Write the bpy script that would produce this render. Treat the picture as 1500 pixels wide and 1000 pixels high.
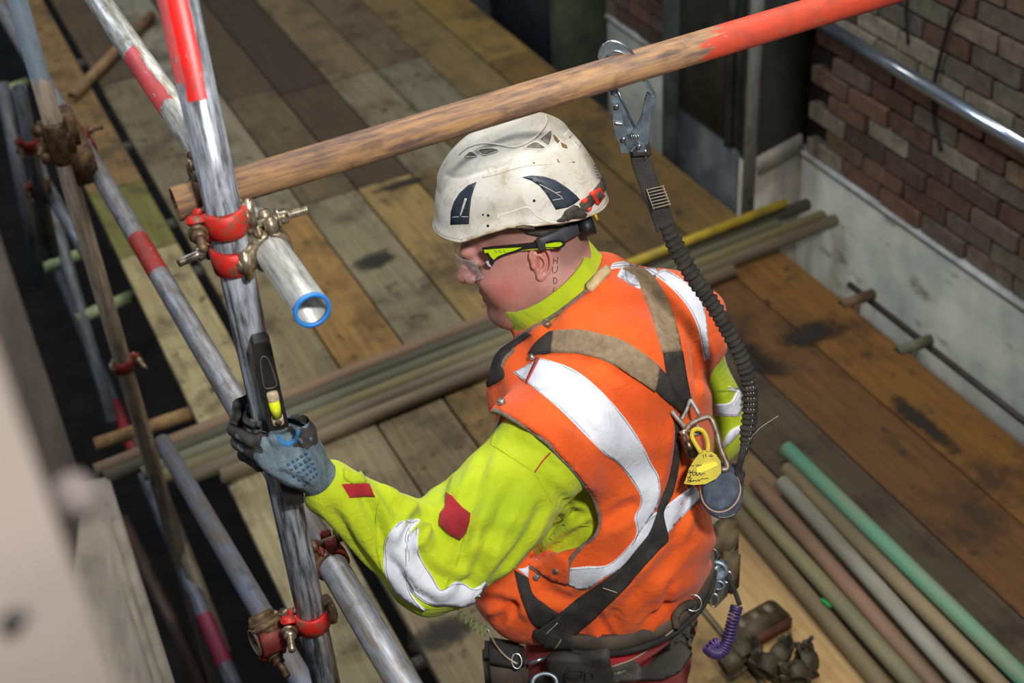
import bpy, bmesh, math, random
import numpy as np
from mathutils import Vector, Matrix
from mathutils.bvhtree import BVHTree
from mathutils.geometry import delaunay_2d_cdt
random.seed(7); np.random.seed(7)
for o in list(bpy.data.objects): bpy.data.objects.remove(o)
SC = bpy.context.scene
COL = SC.collection
# ------------------------------------------------------------------ camera
H = 2.85; FPX = 2000.0
_dv = np.array([202, 2678, 2000.]); _dv /= np.linalg.norm(_dv)
_d1 = np.array([-1190, -1402, 2000.]); _d1 -= _d1.dot(_dv)*_dv; _d1 /= np.linalg.norm(_d1)
M3 = np.stack([np.cross(_d1, -_dv), _d1, -_dv])            # camera vector (right, down, forward) -> world
cam = bpy.data.cameras.new('camera'); camo = bpy.data.objects.new('camera', cam); COL.objects.link(camo)
cam.lens = 48; cam.sensor_width = 36; cam.clip_start = 0.05
cam.dof.use_dof = True; cam.dof.focus_distance = 2.2; cam.dof.aperture_fstop = 3.9
_r, _u, _b = M3@np.array([1, 0, 0]), M3@np.array([0, -1, 0]), M3@np.array([0, 0, -1])
camo.matrix_world = Matrix(((_r[0], _u[0], _b[0], 0), (_r[1], _u[1], _b[1], 0), (_r[2], _u[2], _b[2], H), (0, 0, 0, 1)))
SC.camera = camo
CAM = np.array([0, 0, H])
def ray(px, py): return M3@np.array([(px-750)/FPX, (py-500)/FPX, 1.0])
def at(px, py, d): return CAM + d*ray(px, py)              # point seen at a pixel at a known distance
def onz(px, py, z): r = ray(px, py); return CAM + r*(z-H)/r[2]
def onx(px, py, x): r = ray(px, py); return CAM + r*x/r[0]
def ony(px, py, y): r = ray(px, py); return CAM + r*y/r[1]
def onplane(px, py, p, n):
    r = ray(px, py); n = np.array(n, float); return CAM + r*(np.dot(np.array(p)-CAM, n)/np.dot(r, n))
def px_of(w):
    c = M3.T@(np.array(w)-CAM); return (750+FPX*c[0]/c[2], 500+FPX*c[1]/c[2], c[2])
# ------------------------------------------------------------------ light
SC.view_settings.view_transform = 'Standard'; SC.view_settings.look = 'None'
SC.view_settings.gamma = 1; SC.view_settings.use_curve_mapping = False
SC.view_settings.exposure = 0.0
W = bpy.data.worlds.new('world'); SC.world = W; W.use_nodes = True
W.node_tree.nodes['Background'].inputs[0].default_value = (0.62, 0.68, 0.78, 1)
W.node_tree.nodes['Background'].inputs[1].default_value = 0.16
def area(name, loc, target, sx, sy, power, col=(1, 1, 1)):
    l = bpy.data.lights.new(name, 'AREA'); l.shape = 'RECTANGLE'; l.size = sx; l.size_y = sy; l.energy = power; l.color = col
    o = bpy.data.objects.new(name, l); COL.objects.link(o); o.location = loc
    o.rotation_euler = (Vector(target)-Vector(loc)).to_track_quat('-Z', 'Y').to_euler(); return o
area('flash_light', (0.55, -0.15, 3.45), (0.85, 1.9, 1.1), 0.22, 0.22, 70, (1, 0.985, 0.95))
area('hall_light', (3.4, 3.2, 6.8), (1.6, 3.2, 0), 0.5, 4.5, 250, (1, 0.95, 0.84))
area('hall_light', (-2.2, 4.5, 6.5), (0.8, 3.0, 0.5), 0.6, 3.5, 150, (0.80, 0.88, 1.0))
area('hall_light', (1.2, 9.5, 5.5), (1.2, 4.0, 0), 2.5, 0.6, 70, (1, 0.93, 0.8))
# ------------------------------------------------------------------ materials
def srgb(c): return tuple(((x/255)/12.92 if x/255 <= .04045 else ((x/255+.055)/1.055)**2.4) for x in c[:3])
class NT:
    def __init__(s, name):
        s.m = bpy.data.materials.new(name); s.m.use_nodes = True; s.t = s.m.node_tree; s.n = s.t.nodes; s.b = s.n['Principled BSDF']
        s.tc = s.n.new('ShaderNodeTexCoord')
    def link(s, a, b): s.t.links.new(a, b)
    def mapping(s, scale, out='Object', rnd=False):
        mp = s.n.new('ShaderNodeMapping'); mp.inputs['Scale'].default_value = scale if hasattr(scale, '__len__') else (scale,)*3
        s.link(s.tc.outputs[out], mp.inputs[0])
        if rnd:
            oi = s.n.new('ShaderNodeObjectInfo'); mu = s.math('MULTIPLY', oi.outputs['Random'], 37.0); s.link(mu, mp.inputs['Location'])
        return mp.outputs[0]
    def noise(s, vec, scale=5, detail=4, rough=.55, dist=0):
        n = s.n.new('ShaderNodeTexNoise'); n.inputs['Scale'].default_value = scale; n.inputs['Detail'].default_value = detail
        n.inputs['Roughness'].default_value = rough; n.inputs['Distortion'].default_value = dist; s.link(vec, n.inputs['Vector']); return n.outputs['Fac']
    def ramp(s, fac, a, b, ca=(0, 0, 0, 1), cb=(1, 1, 1, 1)):
        r = s.n.new('ShaderNodeValToRGB'); r.color_ramp.elements[0].position = a; r.color_ramp.elements[1].position = b
        r.color_ramp.elements[0].color = ca; r.color_ramp.elements[1].color = cb; s.link(fac, r.inputs[0]); return r.outputs[0]
    def math(s, op, a, b=None):
        n = s.n.new('ShaderNodeMath'); n.operation = op
        for i, v in enumerate((a, b)):
            if v is None: continue
            if hasattr(v, 'is_output') or not isinstance(v, (int, float)): s.link(v, n.inputs[i])
            else: n.inputs[i].default_value = v
        return n.outputs[0]
    def mix(s, fac, a, b, mode='MIX'):
        n = s.n.new('ShaderNodeMix'); n.data_type = 'RGBA'; n.blend_type = mode
        for sock, v in ((n.inputs[0], fac), (n.inputs[6], a), (n.inputs[7], b)):
            if isinstance(v, (int, float)): sock.default_value = v
            elif isinstance(v, tuple): sock.default_value = (*v[:3], 1)
            else: s.link(v, sock)
        return n.outputs[2]
    def bump(s, h, strength=.3, dist=.002):
        n = s.n.new('ShaderNodeBump'); n.inputs['Strength'].default_value = strength; n.inputs['Distance'].default_value = dist
        s.link(h, n.inputs['Height']); s.link(n.outputs[0], s.b.inputs['Normal'])
    def col(s, v):
        if isinstance(v, tuple): s.b.inputs['Base Color'].default_value = (*v[:3], 1)
        else: s.link(v, s.b.inputs['Base Color'])
    def set(s, **k):
        for a, v in k.items():
            i = s.b.inputs[a.replace('_', ' ')]
            if isinstance(v, (int, float)): i.default_value = v
            else: s.link(v, i)
def basic(name, c1, c2=None, scale=20, rough=.6, metal=0, bump=0, bscale=None, bdist=.001, stretch=(1, 1, 1), lo=.35, hi=.65, detail=4, rnd=True):
    t = NT(name); v = t.mapping(stretch, rnd=rnd); n = t.noise(v, scale, detail)
    t.col(t.mix(t.ramp(n, lo, hi), srgb(c1), srgb(c2)) if c2 else srgb(c1)); t.set(Roughness=rough, Metallic=metal)
    if bump: t.bump(t.noise(v, bscale or scale*3, 3), bump, bdist)
    return t.m
def cloth(name, c1, c2, weave=900, rough=.85, soil=None, bump=.38):
    t = NT(name); v = t.mapping(1); n = t.noise(v, 9, 4); c = t.mix(t.ramp(n, .35, .7), srgb(c1), srgb(c2))
    if soil: c = t.mix(t.math('MULTIPLY', t.ramp(t.noise(v, 7, 6, .65, .6), .60, .80), .75), c, srgb(soil))
    t.col(c); t.set(Roughness=rough); t.b.inputs['Sheen Weight'].default_value = .12
    a = t.noise(v, weave, 1); b = t.noise(t.mapping((1, 1, 2.2)), 34, 4, .6, .4)
    c_ = t.noise(t.mapping((1, 1.6, 1)), 15, 3, .5, 1.6); t.bump(t.math('ADD', t.math('ADD', t.math('MULTIPLY', a, .22), b), t.math('MULTIPLY', c_, 1.6)), bump, .008); return t.m
def tube_mat(name, base, spots, paints=(), metal=.75, rough=.42, spot_hi=.62, fine=.5):
    """streaked tube surface; paints = (z0, z1, colour, edge roughness, x_min or None, x_max or None), local z along the tube"""
    t = NT(name); v = t.mapping((1, 1, .10), rnd=True); n = t.noise(v, 110, 5, .65); n2 = t.noise(t.mapping((1, 1, .6), rnd=True), 28, 5, .6)
    c = t.mix(t.ramp(n, .40, .62), srgb(base), srgb(spots)); dk = tuple(x*.45 for x in spots)
    c = t.mix(t.math('MULTIPLY', t.ramp(n2, spot_hi-.08, spot_hi+.08), fine), c, srgb(dk))
    mt = metal; xyz = t.n.new('ShaderNodeSeparateXYZ'); t.link(t.tc.outputs['Object'], xyz.inputs[0]); en = t.noise(t.mapping((1, 1, .12)), 60, 4, .6)
    met = None
    for (z0, z1, pc, eg, x0, x1) in paints:
        zz = t.math('ADD', xyz.outputs[2], t.math('MULTIPLY', t.math('SUBTRACT', en, .5), eg))
        mk = t.math('MULTIPLY', t.math('GREATER_THAN', zz, z0), t.math('LESS_THAN', zz, z1))
        xx = t.math('ADD', xyz.outputs[0], t.math('MULTIPLY', t.math('SUBTRACT', en, .5), .02))
        if x0 is not None: mk = t.math('MULTIPLY', mk, t.math('GREATER_THAN', xx, x0))
        if x1 is not None: mk = t.math('MULTIPLY', mk, t.math('LESS_THAN', xx, x1))
        mk = t.math('MULTIPLY', mk, t.ramp(t.noise(t.mapping((1, 1, .25)), 160, 3), .28, .36))
        c = t.mix(mk, c, t.mix(t.ramp(n2, .45, .7), srgb(pc), srgb(tuple(x*.72+18 for x in pc)))); met = mk if met is None else t.math('MAXIMUM', met, mk)
    t.col(c)
    if met is not None: t.set(Metallic=t.math('MULTIPLY', t.math('SUBTRACT', 1.0, met), mt))
    else: t.set(Metallic=mt)
    t.set(Roughness=t.math('ADD', t.math('MULTIPLY', n, .3), rough-.15)); t.bump(t.noise(v, 240, 3), .25, .0008); return t.m
MT = {}
# ------------------------------------------------------------------ scene building
MW = {}
def props(o, label=None, cat=None, group=None, kind=None):
    for k, v in (('label', label), ('category', cat), ('group', group), ('kind', kind)):
        if v: o[k] = v
    return o
def link(name, verts, faces, mat, parent=None, smooth=True, origin=None, rot=None, label=None, cat=None, group=None, kind=None, color=None):
    v = np.asarray(verts, float)
    if origin is None: origin = ((v.min(0)+v.max(0))/2) if parent is not None else np.array([*((v.min(0)+v.max(0))/2)[:2], v[:, 2].min()])
    Wm = Matrix.Translation(Vector(origin)) @ (rot.to_4x4() if rot is not None else Matrix.Identity(4))
    inv = np.array(Wm.inverted()); lv = v@inv[:3, :3].T + inv[:3, 3]
    me = bpy.data.meshes.new(name); me.from_pydata(lv.tolist(), [], [tuple(int(i) for i in f) for f in faces])
    mats = mat if isinstance(mat, (list, tuple)) else [mat]
    for m in mats: me.materials.append(m)
    if smooth: me.polygons.foreach_set('use_smooth', [True]*len(me.polygons))
    me.update(); o = bpy.data.objects.new(name, me); COL.objects.link(o)
    if parent is not None: o.parent = parent; o.matrix_basis = MW[parent.name].inverted() @ Wm
    else: o.matrix_basis = Wm
    MW[o.name] = Wm
    if color: o.color = (*srgb(color), 1)
    return props(o, label, cat, group, kind)
def empty(name, loc, label=None, cat=None, group=None, kind=None, parent=None):
    o = bpy.data.objects.new(name, None); COL.objects.link(o); Wm = Matrix.Translation(Vector(loc)); o.empty_display_size = .05
    if parent is not None: o.parent = parent; o.matrix_basis = MW[parent.name].inverted() @ Wm
    else: o.matrix_basis = Wm
    MW[o.name] = Wm; return props(o, label, cat, group, kind)
class MB:
    def __init__(s): s.v = []; s.f = []
    def add(s, v, f): n = len(s.v); s.v += [tuple(map(float, x)) for x in v]; s.f += [tuple(i+n for i in q) for q in f]; return s
    def box(s, c, sz, ax=None, bev=0):
        c = np.array(c, float); h = np.array(sz, float)/2; ax = np.eye(3) if ax is None else np.array(ax, float)
        b = min(bev, h.min()*.9)
        if b <= 0:
            P = [c+ax[0]*x*h[0]+ax[1]*y*h[1]+ax[2]*z*h[2] for x in (-1, 1) for y in (-1, 1) for z in (-1, 1)]
            return s.add(P, [(0, 1, 3, 2), (4, 6, 7, 5), (0, 4, 5, 1), (2, 3, 7, 6), (0, 2, 6, 4), (1, 5, 7, 3)])
        bm = bmesh.new(); bmesh.ops.create_cube(bm, size=1)
        for v in bm.verts: v.co = Vector((v.co.x*2*h[0], v.co.y*2*h[1], v.co.z*2*h[2]))
        bmesh.ops.bevel(bm, geom=bm.edges[:], offset=b, segments=2, affect='EDGES'); bm.verts.index_update()
        P = [c+ax[0]*v.co.x+ax[1]*v.co.y+ax[2]*v.co.z for v in bm.verts]; F = [tuple(v.index for v in f.verts) for f in bm.faces]; bm.free()
        return s.add(P, F)
    def cyl(s, a, b, r, n=16, r2=None, cap=True):
        a = np.array(a, float); b = np.array(b, float); r2 = r if r2 is None else r2; X, Y, Z = frame(b-a); m = len(s.v)
        for p, q in ((a, r), (b, r2)):
            for i in range(n): t = 2*math.pi*i/n; s.v.append(tuple(p+q*(math.cos(t)*X+math.sin(t)*Y)))
        s.f += [(m+i, m+(i+1) % n, m+n+(i+1) % n, m+n+i) for i in range(n)]
        if cap: s.f += [tuple(m+i for i in range(n))[::-1], tuple(m+n+i for i in range(n))]
        return s
    def pipe(s, a, b, ro, ri, n=28):
        a = np.array(a, float); b = np.array(b, float); X, Y, Z = frame(b-a); m = len(s.v)
        for p, q in ((a, ro), (b, ro), (b, ri), (a, ri)):
            for i in range(n): t = 2*math.pi*i/n; s.v.append(tuple(p+q*(math.cos(t)*X+math.sin(t)*Y)))
        for k in range(4):
            k2 = (k+1) % 4; s.f += [(m+k*n+i, m+k*n+(i+1) % n, m+k2*n+(i+1) % n, m+k2*n+i) for i in range(n)]
        return s
    def lathe(s, prof, a, z, n=24):
        a = np.array(a, float); X, Y, Z = frame(z); m = len(s.v)
        for (r, h) in prof:
            for i in range(n): t = 2*math.pi*i/n; s.v.append(tuple(a+Z*h+r*(math.cos(t)*X+math.sin(t)*Y)))
        for k in range(len(prof)-1): s.f += [(m+k*n+i, m+k*n+(i+1) % n, m+(k+1)*n+(i+1) % n, m+(k+1)*n+i) for i in range(n)]
        return s
    def sweep(s, pts, rad, n=10, cap=True, closed=False, flat=1.0, upv=None):
        P = np.asarray(pts, float); L = len(P); rad = np.full(L, rad) if np.isscalar(rad) else np.asarray(rad); m = len(s.v)
        T = np.roll(P, -1, 0)-np.roll(P, 1, 0) if closed else np.gradient(P, axis=0); T /= np.linalg.norm(T, axis=1)[:, None]+1e-12
        if upv is None: X = frame(T[0])[0]
        else: X = np.array(upv, float)
        for k in range(L):
            if upv is not None and np.ndim(upv) == 1: X = np.array(upv, float)
            X = X-T[k]*X.dot(T[k]); X /= np.linalg.norm(X)+1e-12; Y = np.cross(T[k], X)
            for i in range(n): t = 2*math.pi*i/n; s.v.append(tuple(P[k]+rad[k]*(math.cos(t)*X+flat*math.sin(t)*Y)))
        R = L if closed else L-1
        for k in range(R):
            k2 = (k+1) % L; s.f += [(m+k*n+i, m+k*n+(i+1) % n, m+k2*n+(i+1) % n, m+k2*n+i) for i in range(n)]
        if cap and not closed: s.f += [tuple(m+i for i in range(n))[::-1], tuple(m+(L-1)*n+i for i in range(n))]
        return s
    def prism(s, poly, nrm, th):
        """poly: world points of a flat outline; extruded by th both ways along nrm"""
        P = np.asarray(poly, float); nrm = np.array(nrm, float); nrm /= np.linalg.norm(nrm); m = len(s.v); n = len(P)
        s.v += [tuple(p+nrm*th/2) for p in P]+[tuple(p-nrm*th/2) for p in P]
        X, Y, Z = frame(nrm); q = [Vector((float(p.dot(X)), float(p.dot(Y)))) for p in P]
        r = delaunay_2d_cdt(q, [(i, (i+1) % n) for i in range(n)], [], 1, 1e-7)
        if len(r[0]) == n:
            mp = [r[3][i][0] if r[3][i] else i for i in range(n)]
            for f in r[2]: f = [mp[i] for i in f]; s.f += [tuple(m+i for i in f), tuple(m+n+i for i in reversed(f))]
        else: s.f += [tuple(m+i for i in range(n)), tuple(m+n+i for i in reversed(range(n)))]
        s.f += [(m+i, m+n+i, m+n+(i+1) % n, m+(i+1) % n) for i in range(n)]; return s
    def build(s, name, mat, parent=None, **k): return link(name, s.v, s.f, mat, parent, **k)
def frame(z):
    z = np.array(z, float); z /= np.linalg.norm(z)+1e-12; a = np.array([0, 0, 1.]) if abs(z[2]) < .9 else np.array([1., 0, 0])
    x = np.cross(a, z); x /= np.linalg.norm(x); return x, np.cross(z, x), z
def unit(v): v = np.array(v, float); return v/(np.linalg.norm(v)+1e-12)
def cr(pts, n=8, closed=False):
    P = [np.array(p, float) for p in pts]; L = len(P); out = []
    g = (lambda i: P[i % L]) if closed else (lambda i: P[min(max(i, 0), L-1)])
    for i in range(L if closed else L-1):
        a, b, c, d = g(i-1), g(i), g(i+1), g(i+2)
        for k in range(n):
            t = k/n; out.append(.5*((2*b)+(c-a)*t+(2*a-5*b+4*c-d)*t*t+(3*b-a-3*c+d)*t**3))
    if not closed: out.append(P[-1])
    return np.array(out)
# ------------------------------------------------------------------ distance fields and surface nets
def sm(a, b, k): h = np.clip(.5+.5*(b-a)/k, 0, 1); return b*(1-h)+a*h-k*h*(1-h)
def smax(a, b, k): return -sm(-a, -b, k)
def ell(P, c, r, ax=None):
    q = P-np.array(c, np.float32)
    if ax is not None: q = q@np.array(ax, np.float32).T
    r = np.array(r, np.float32); k0 = np.linalg.norm(q/r, axis=1); k1 = np.linalg.norm(q/(r*r), axis=1)+1e-9; return k0*(k0-1)/k1
def cone(P, a, b, ra, rb):
    a = np.array(a, np.float32); b = np.array(b, np.float32); d = b-a; h = np.clip((P-a)@d/np.dot(d, d), 0, 1)
    return np.linalg.norm(P-a-h[:, None]*d, axis=1)-(ra+(rb-ra)*h)
def rbox(P, c, hs, r, ax):
    q = np.abs((P-np.array(c, np.float32))@np.array(ax, np.float32).T)-(np.array(hs, np.float32)-r)
    return np.linalg.norm(np.maximum(q, 0), axis=1)+np.minimum(q.max(1), 0)-r
def nets(fn, lo, hi, step, axes=None):
    if axes is None: axes = [np.arange(lo[i], hi[i]+step, step, dtype=np.float32) for i in range(3)]
    X, Y, Z = axes; G = np.stack(np.meshgrid(X, Y, Z, indexing='ij'), -1).reshape(-1, 3).astype(np.float32)
    D = np.concatenate([fn(G[i:i+200000]) for i in range(0, len(G), 200000)]).reshape(len(X), len(Y), len(Z)); S = D < 0
    nx, ny, nz = D.shape; cnt = sum(S[i:nx-1+i, j:ny-1+j, k:nz-1+k].astype(np.int8) for i in (0, 1) for j in (0, 1) for k in (0, 1))
    act = (cnt > 0) & (cnt < 8); idx = np.argwhere(act); vid = -np.ones(act.shape, np.int64); vid[act] = np.arange(len(idx))
    acc = np.zeros((len(idx), 3)); num = np.zeros(len(idx)); i, j, k = idx.T
    cs = [(a, b, c) for a in (0, 1) for b in (0, 1) for c in (0, 1)]
    pos = lambda a, b, c: np.stack([X[i+a], Y[j+b], Z[k+c]], -1)
    for a in cs:
        for ax in range(3):
            if a[ax] == 0:
                b = list(a); b[ax] = 1; da = D[i+a[0], j+a[1], k+a[2]]; db = D[i+b[0], j+b[1], k+b[2]]; m = (da < 0) != (db < 0)
                t = np.where(m, da/(da-db+1e-12), 0); p = pos(*a)+(pos(*b)-pos(*a))*t[:, None]; acc[m] += p[m]; num[m] += 1
    V = acc/num[:, None]; F = []
    for ax in range(3):
        sl0 = [slice(None)]*3; sl1 = [slice(None)]*3; sl0[ax] = slice(0, -1); sl1[ax] = slice(1, None)
        e = np.argwhere(S[tuple(sl0)] != S[tuple(sl1)]); u, w = (ax+1) % 3, (ax+2) % 3
        e = e[(e[:, u] > 0) & (e[:, w] > 0) & (e[:, u] < act.shape[u]) & (e[:, w] < act.shape[w])]
        def g(du, dw): q = e.copy(); q[:, u] += du; q[:, w] += dw; return vid[q[:, 0], q[:, 1], q[:, 2]]
        q = np.stack([g(-1, -1), g(0, -1), g(0, 0), g(-1, 0)], 1); fl = S[e[:, 0], e[:, 1], e[:, 2]]; q[~fl] = q[~fl][:, ::-1]; F.append(q)
    F = np.concatenate(F); F = F[(F >= 0).all(1)]; return V, F
def vnorm(V, F):
    n = np.cross(V[F[:, 2]]-V[F[:, 0]], V[F[:, 3]]-V[F[:, 1]]); N = np.zeros_like(V)
    for c in range(4): np.add.at(N, F[:, c], n)
    return N/(np.linalg.norm(N, axis=1)[:, None]+1e-12)
def relax(V, F, it=2, lam=.5):
    E = np.concatenate([F[:, [0, 1]], F[:, [1, 2]], F[:, [2, 3]], F[:, [3, 0]]]); E = np.concatenate([E, E[:, ::-1]])
    deg = np.bincount(E[:, 0], minlength=len(V))[:, None]
    for _ in range(it):
        A = np.stack([np.bincount(E[:, 0], weights=V[E[:, 1], c], minlength=len(V)) for c in range(3)], 1)/np.maximum(deg, 1); V = V+(A-V)*lam
    return V
def bvh_of(*vf):
    vs = []; fs = []
    for V, F in vf: n = len(vs); vs += [tuple(v) for v in np.asarray(V).tolist()]; fs += [tuple(int(i)+n for i in f) for f in F]
    return BVHTree.FromPolygons(vs, fs)
def hit(bvh, px, py, dflt=None, far=6):
    r = ray(px, py); L = np.linalg.norm(r); p, n, i, d = bvh.ray_cast(Vector(CAM), Vector(r/L), far)
    if p is not None: return np.array(p), np.array(n), d/L
    if dflt is None: dflt = 2.35
    q, n, i, d = bvh.find_nearest(Vector(CAM+r*dflt)); return np.array(q), np.array(n), dflt
def crease(V, F, lines, bvh=None):
    """push folds into a cloth surface; lines = (pixels, width, depth); positive depth sinks"""
    N = vnorm(V, F); b = bvh or bvh_of((V, F)); D = np.zeros(len(V))
    for pts, w, amp in lines:
        pp = cr([np.array([*p, 0.]) for p in pts], 10); P = np.array([hit(b, p[0], p[1])[0] for p in pp]); L = len(P)
        taper = np.minimum(1, np.minimum(np.arange(L), np.arange(L)[::-1])/(L*.25)+.12)
        lo = P.min(0)-w*4; hi = P.max(0)+w*4; m = np.where(((V > lo) & (V < hi)).all(1))[0]
        d = np.linalg.norm(V[m][:, None]-P[None], axis=2); k = d.argmin(1); dm = d[np.arange(len(m)), k]
        x = dm/w; D[m] += amp*taper[k]*(np.exp(-x*x)-.42*np.exp(-((x-1.9)/.8)**2))
    return V-N*D[:, None]
def patch(name, poly, bvh, mat, parent, off=.0012, th=.0015, step=6, nrm_smooth=True, dflt=None, smooth=True, skirt=.004, wav=0, **k):
    """cloth panel cut to an outline and laid on the surface under it"""
    P = [Vector((float(a), float(b))) for a, b in poly]; n = len(P); pts = []
    for i in range(n):
        a, b = P[i], P[(i+1) % n]; m = max(1, int((b-a).length/step))
        pts += [a.lerp(b, j/m) for j in range(m)]
    nb = len(pts); xs = [p.x for p in P]; ys = [p.y for p in P]
    def inside(x, y):
        c = False
        for i in range(n):
            a, b = P[i], P[(i+1) % n]
            if (a.y > y) != (b.y > y) and x < (b.x-a.x)*(y-a.y)/(b.y-a.y)+a.x: c = not c
        return c
    y = min(ys)+step/2; row = 0
    while y < max(ys):
        x = min(xs)+step/2+(row % 2)*step/2
        while x < max(xs):
            if inside(x, y) and min((Vector((x, y))-q).length for q in pts[:nb]) > step*.45: pts.append(Vector((x, y)))
            x += step
        y += step*.87; row += 1
    vs, es, fs, ov, oe, of = delaunay_2d_cdt(pts, [(i, (i+1) % nb) for i in range(nb)], [], 1, 1e-5)
    hs = [hit(bvh, v.x, v.y, dflt) for v in vs]; B = np.array([h[0] for h in hs]); N = np.array([h[1] for h in hs])
    fl = np.array([np.dot(N[i], B[i]-CAM) > 0 for i in range(len(N))]); N[fl] *= -1
    if nrm_smooth:
        adj = [[] for _ in vs]
        for f in fs:
            for i in range(len(f)): adj[f[i]] += [f[i-1]]
            for i in range(len(f)): adj[f[i-1]] += [f[i]]
        for _ in range(2): N = np.array([unit(N[i]+sum((N[j] for j in adj[i]), np.zeros(3))) for i in range(len(N))])
        mean = np.median(np.linalg.norm(B-CAM, axis=1))
    T = B+N*(off+th); 
    if wav: T = T+N*(wav*np.sin(B@np.array([90., 60., 75.]))[:, None])
    m = len(B); cnt = {}
    tri = [tuple(f) for f in fs]
    for f in tri:
        for i in range(len(f)): cnt[(f[i], f[(i+1) % len(f)])] = 1
    bd = [(a, b) for (a, b) in cnt if (b, a) not in cnt]
    V = np.concatenate([T, B-N*skirt]); n0 = [np.cross(T[f[1]]-T[f[0]], T[f[2]]-T[f[0]]).dot(N[f[0]]) for f in tri]; flip = sum(n0) < 0
    F = [tuple(reversed(f)) if flip else f for f in tri]+[((b, a, a+m, b+m) if not flip else (a, b, b+m, a+m)) for a, b in bd]
    return link(name, V, F, mat, parent, smooth=smooth, **k)
def cord(name, px, bvh, rad, mat, parent, off=.001, n=6, sub=5, dflt=None, **k):
    pp = cr([np.array([*p, 0.]) for p in px], sub); Q = []
    for p in pp:
        h, nn, d = hit(bvh, p[0], p[1], dflt); nn = nn if np.dot(nn, h-CAM) < 0 else -nn; Q.append(h+nn*off)
    Q = np.array(Q)
    for _ in range(2): Q[1:-1] = (Q[:-2]+2*Q[1:-1]+Q[2:])/4
    return MB().sweep(Q, rad, n).build(name, mat, parent, **k)
# ------------------------------------------------------------------ shared materials
def board_mat(name, dark):
    t = NT(name); oi = t.n.new('ShaderNodeObjectInfo'); v = t.mapping((9, .5, 9), rnd=True); n = t.noise(v, 6, 6, .65, .8)
    v2 = t.mapping(1, rnd=True); blot = t.noise(v2, 4.5, 5, .62); sp = t.noise(v2, 16, 4, .6)
    g = t.ramp(n, .30, .72, (.62, .60, .56, 1), (1.12, 1.12, 1.10, 1)); c = t.mix(1.0, oi.outputs['Color'], g, 'MULTIPLY')
    c = t.mix(t.math('MULTIPLY', t.ramp(blot, .49, .66), .72), c, srgb(dark)); c = t.mix(t.math('MULTIPLY', t.ramp(sp, .61, .70), .75), c, srgb((40, 34, 28)))
    t.col(c); t.set(Roughness=.82); t.bump(t.math('ADD', n, t.math('MULTIPLY', sp, .4)), .5, .003); return t.m
MT['board'] = board_mat('board_wood', (66, 54, 38)); MT['board_stain'] = board_mat('stained_board_wood', (42, 28, 18))
MT['batten'] = basic('batten_steel', (150, 138, 110), (92, 86, 72), 14, .75, 0, .3)
MT['zinc'] = tube_mat('zinc_tube', (205, 212, 222), (128, 130, 134), (), .55, .45)
MT['zinc_old'] = tube_mat('old_zinc_tube', (128, 128, 124), (92, 84, 74), (), .3, .55)
MT['rust'] = basic('rusty_fitting', (120, 96, 68), (72, 52, 38), 60, .55, .5, .5, 160)
MT['fit'] = basic('zinc_fitting', (190, 176, 150), (120, 100, 78), 70, .38, .75, .4, 180)
MT['redfit'] = basic('red_paint_fitting', (206, 40, 30), (118, 84, 64), 75, .5, .15, .5, 160, lo=.48, hi=.66)
MT['dredfit'] = basic('dull_red_paint', (140, 38, 30), (90, 40, 32), 40, .6, .1, .2)
MT['bolt'] = basic('bolt_steel', (200, 194, 180), (128, 112, 90), 90, .35, .8)
MT['chrome'] = basic('plain_steel', (205, 210, 216), (150, 152, 156), 30, .28, .9)
MT['dsteel'] = basic('dark_steel', (156, 170, 180), (104, 118, 128), 40, .38, .6, .2)
MT['black'] = basic('black_plastic', (34, 34, 36), (22, 22, 24), 40, .5)
# ------------------------------------------------------------------ setting: walls
def wall_mat():
    t = NT('wall_render'); v = t.mapping(1); n = t.noise(v, 3, 6, .6); s = t.noise(t.mapping((1, .35, 1)), 14, 5, .65)
    c = t.mix(t.ramp(n, .35, .68), srgb((176, 178, 166)), srgb((128, 130, 128))); c = t.mix(t.math('MULTIPLY', t.ramp(s, .60, .70), .75), c, srgb((88, 86, 78)))
    t.col(c); t.set(Roughness=.85); t.bump(t.noise(v, 60, 4), .3, .003); return t.m
WX = 2.95; LZ = .185
wall = MB()
wall.box((WX+.16, 4.2, -1.2), (.32, 9.0, 2*(LZ+1.2)-.03))
wall_right = wall.build('wall_right', wall_mat(), kind='structure')
MB().box((WX+.155, 4.2, LZ), (.34, 9.0, .03), bev=.006).build('ledge', basic('ledge_paint', (186, 190, 186), (140, 142, 140), 10, .8, 0, .2), wall_right)
MB().box((WX+.18, 4.2, 1.9), (.30, 9.0, 3.4)).build('mortar', basic('mortar', (82, 76, 68), (54, 50, 46), 30, .95, 0, .4), wall_right)
def brick_mesh(seed):
    rnd = random.Random(seed); bm = bmesh.new(); bmesh.ops.create_cube(bm, size=1); bmesh.ops.bevel(bm, geom=bm.edges[:], offset=.05, segments=1, affect='EDGES')
    for v in bm.verts: v.co = Vector((v.co.x*.05, v.co.y*.213, v.co.z*.063))+Vector((rnd.uniform(-.003, .003), rnd.uniform(-.004, .004), rnd.uniform(-.003, .003)))
    me = bpy.data.meshes.new('brick'); bm.to_mesh(me); bm.free(); return me
def brick_mat():
    t = NT('brick_clay'); oi = t.n.new('ShaderNodeObjectInfo'); v = t.mapping(1, rnd=True); n = t.noise(v, 22, 5, .7)
    t.col(t.mix(1.0, oi.outputs['Color'], t.ramp(n, .3, .7, (.6, .58, .56, 1), (1.2, 1.2, 1.2, 1)), 'MULTIPLY')); t.set(Roughness=.9); t.bump(n, .6, .005); return t.m
bmt = brick_mat(); bmesh_ = [brick_mesh(i) for i in range(4)]
for m in bmesh_: m.materials.append(bmt)
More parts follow.
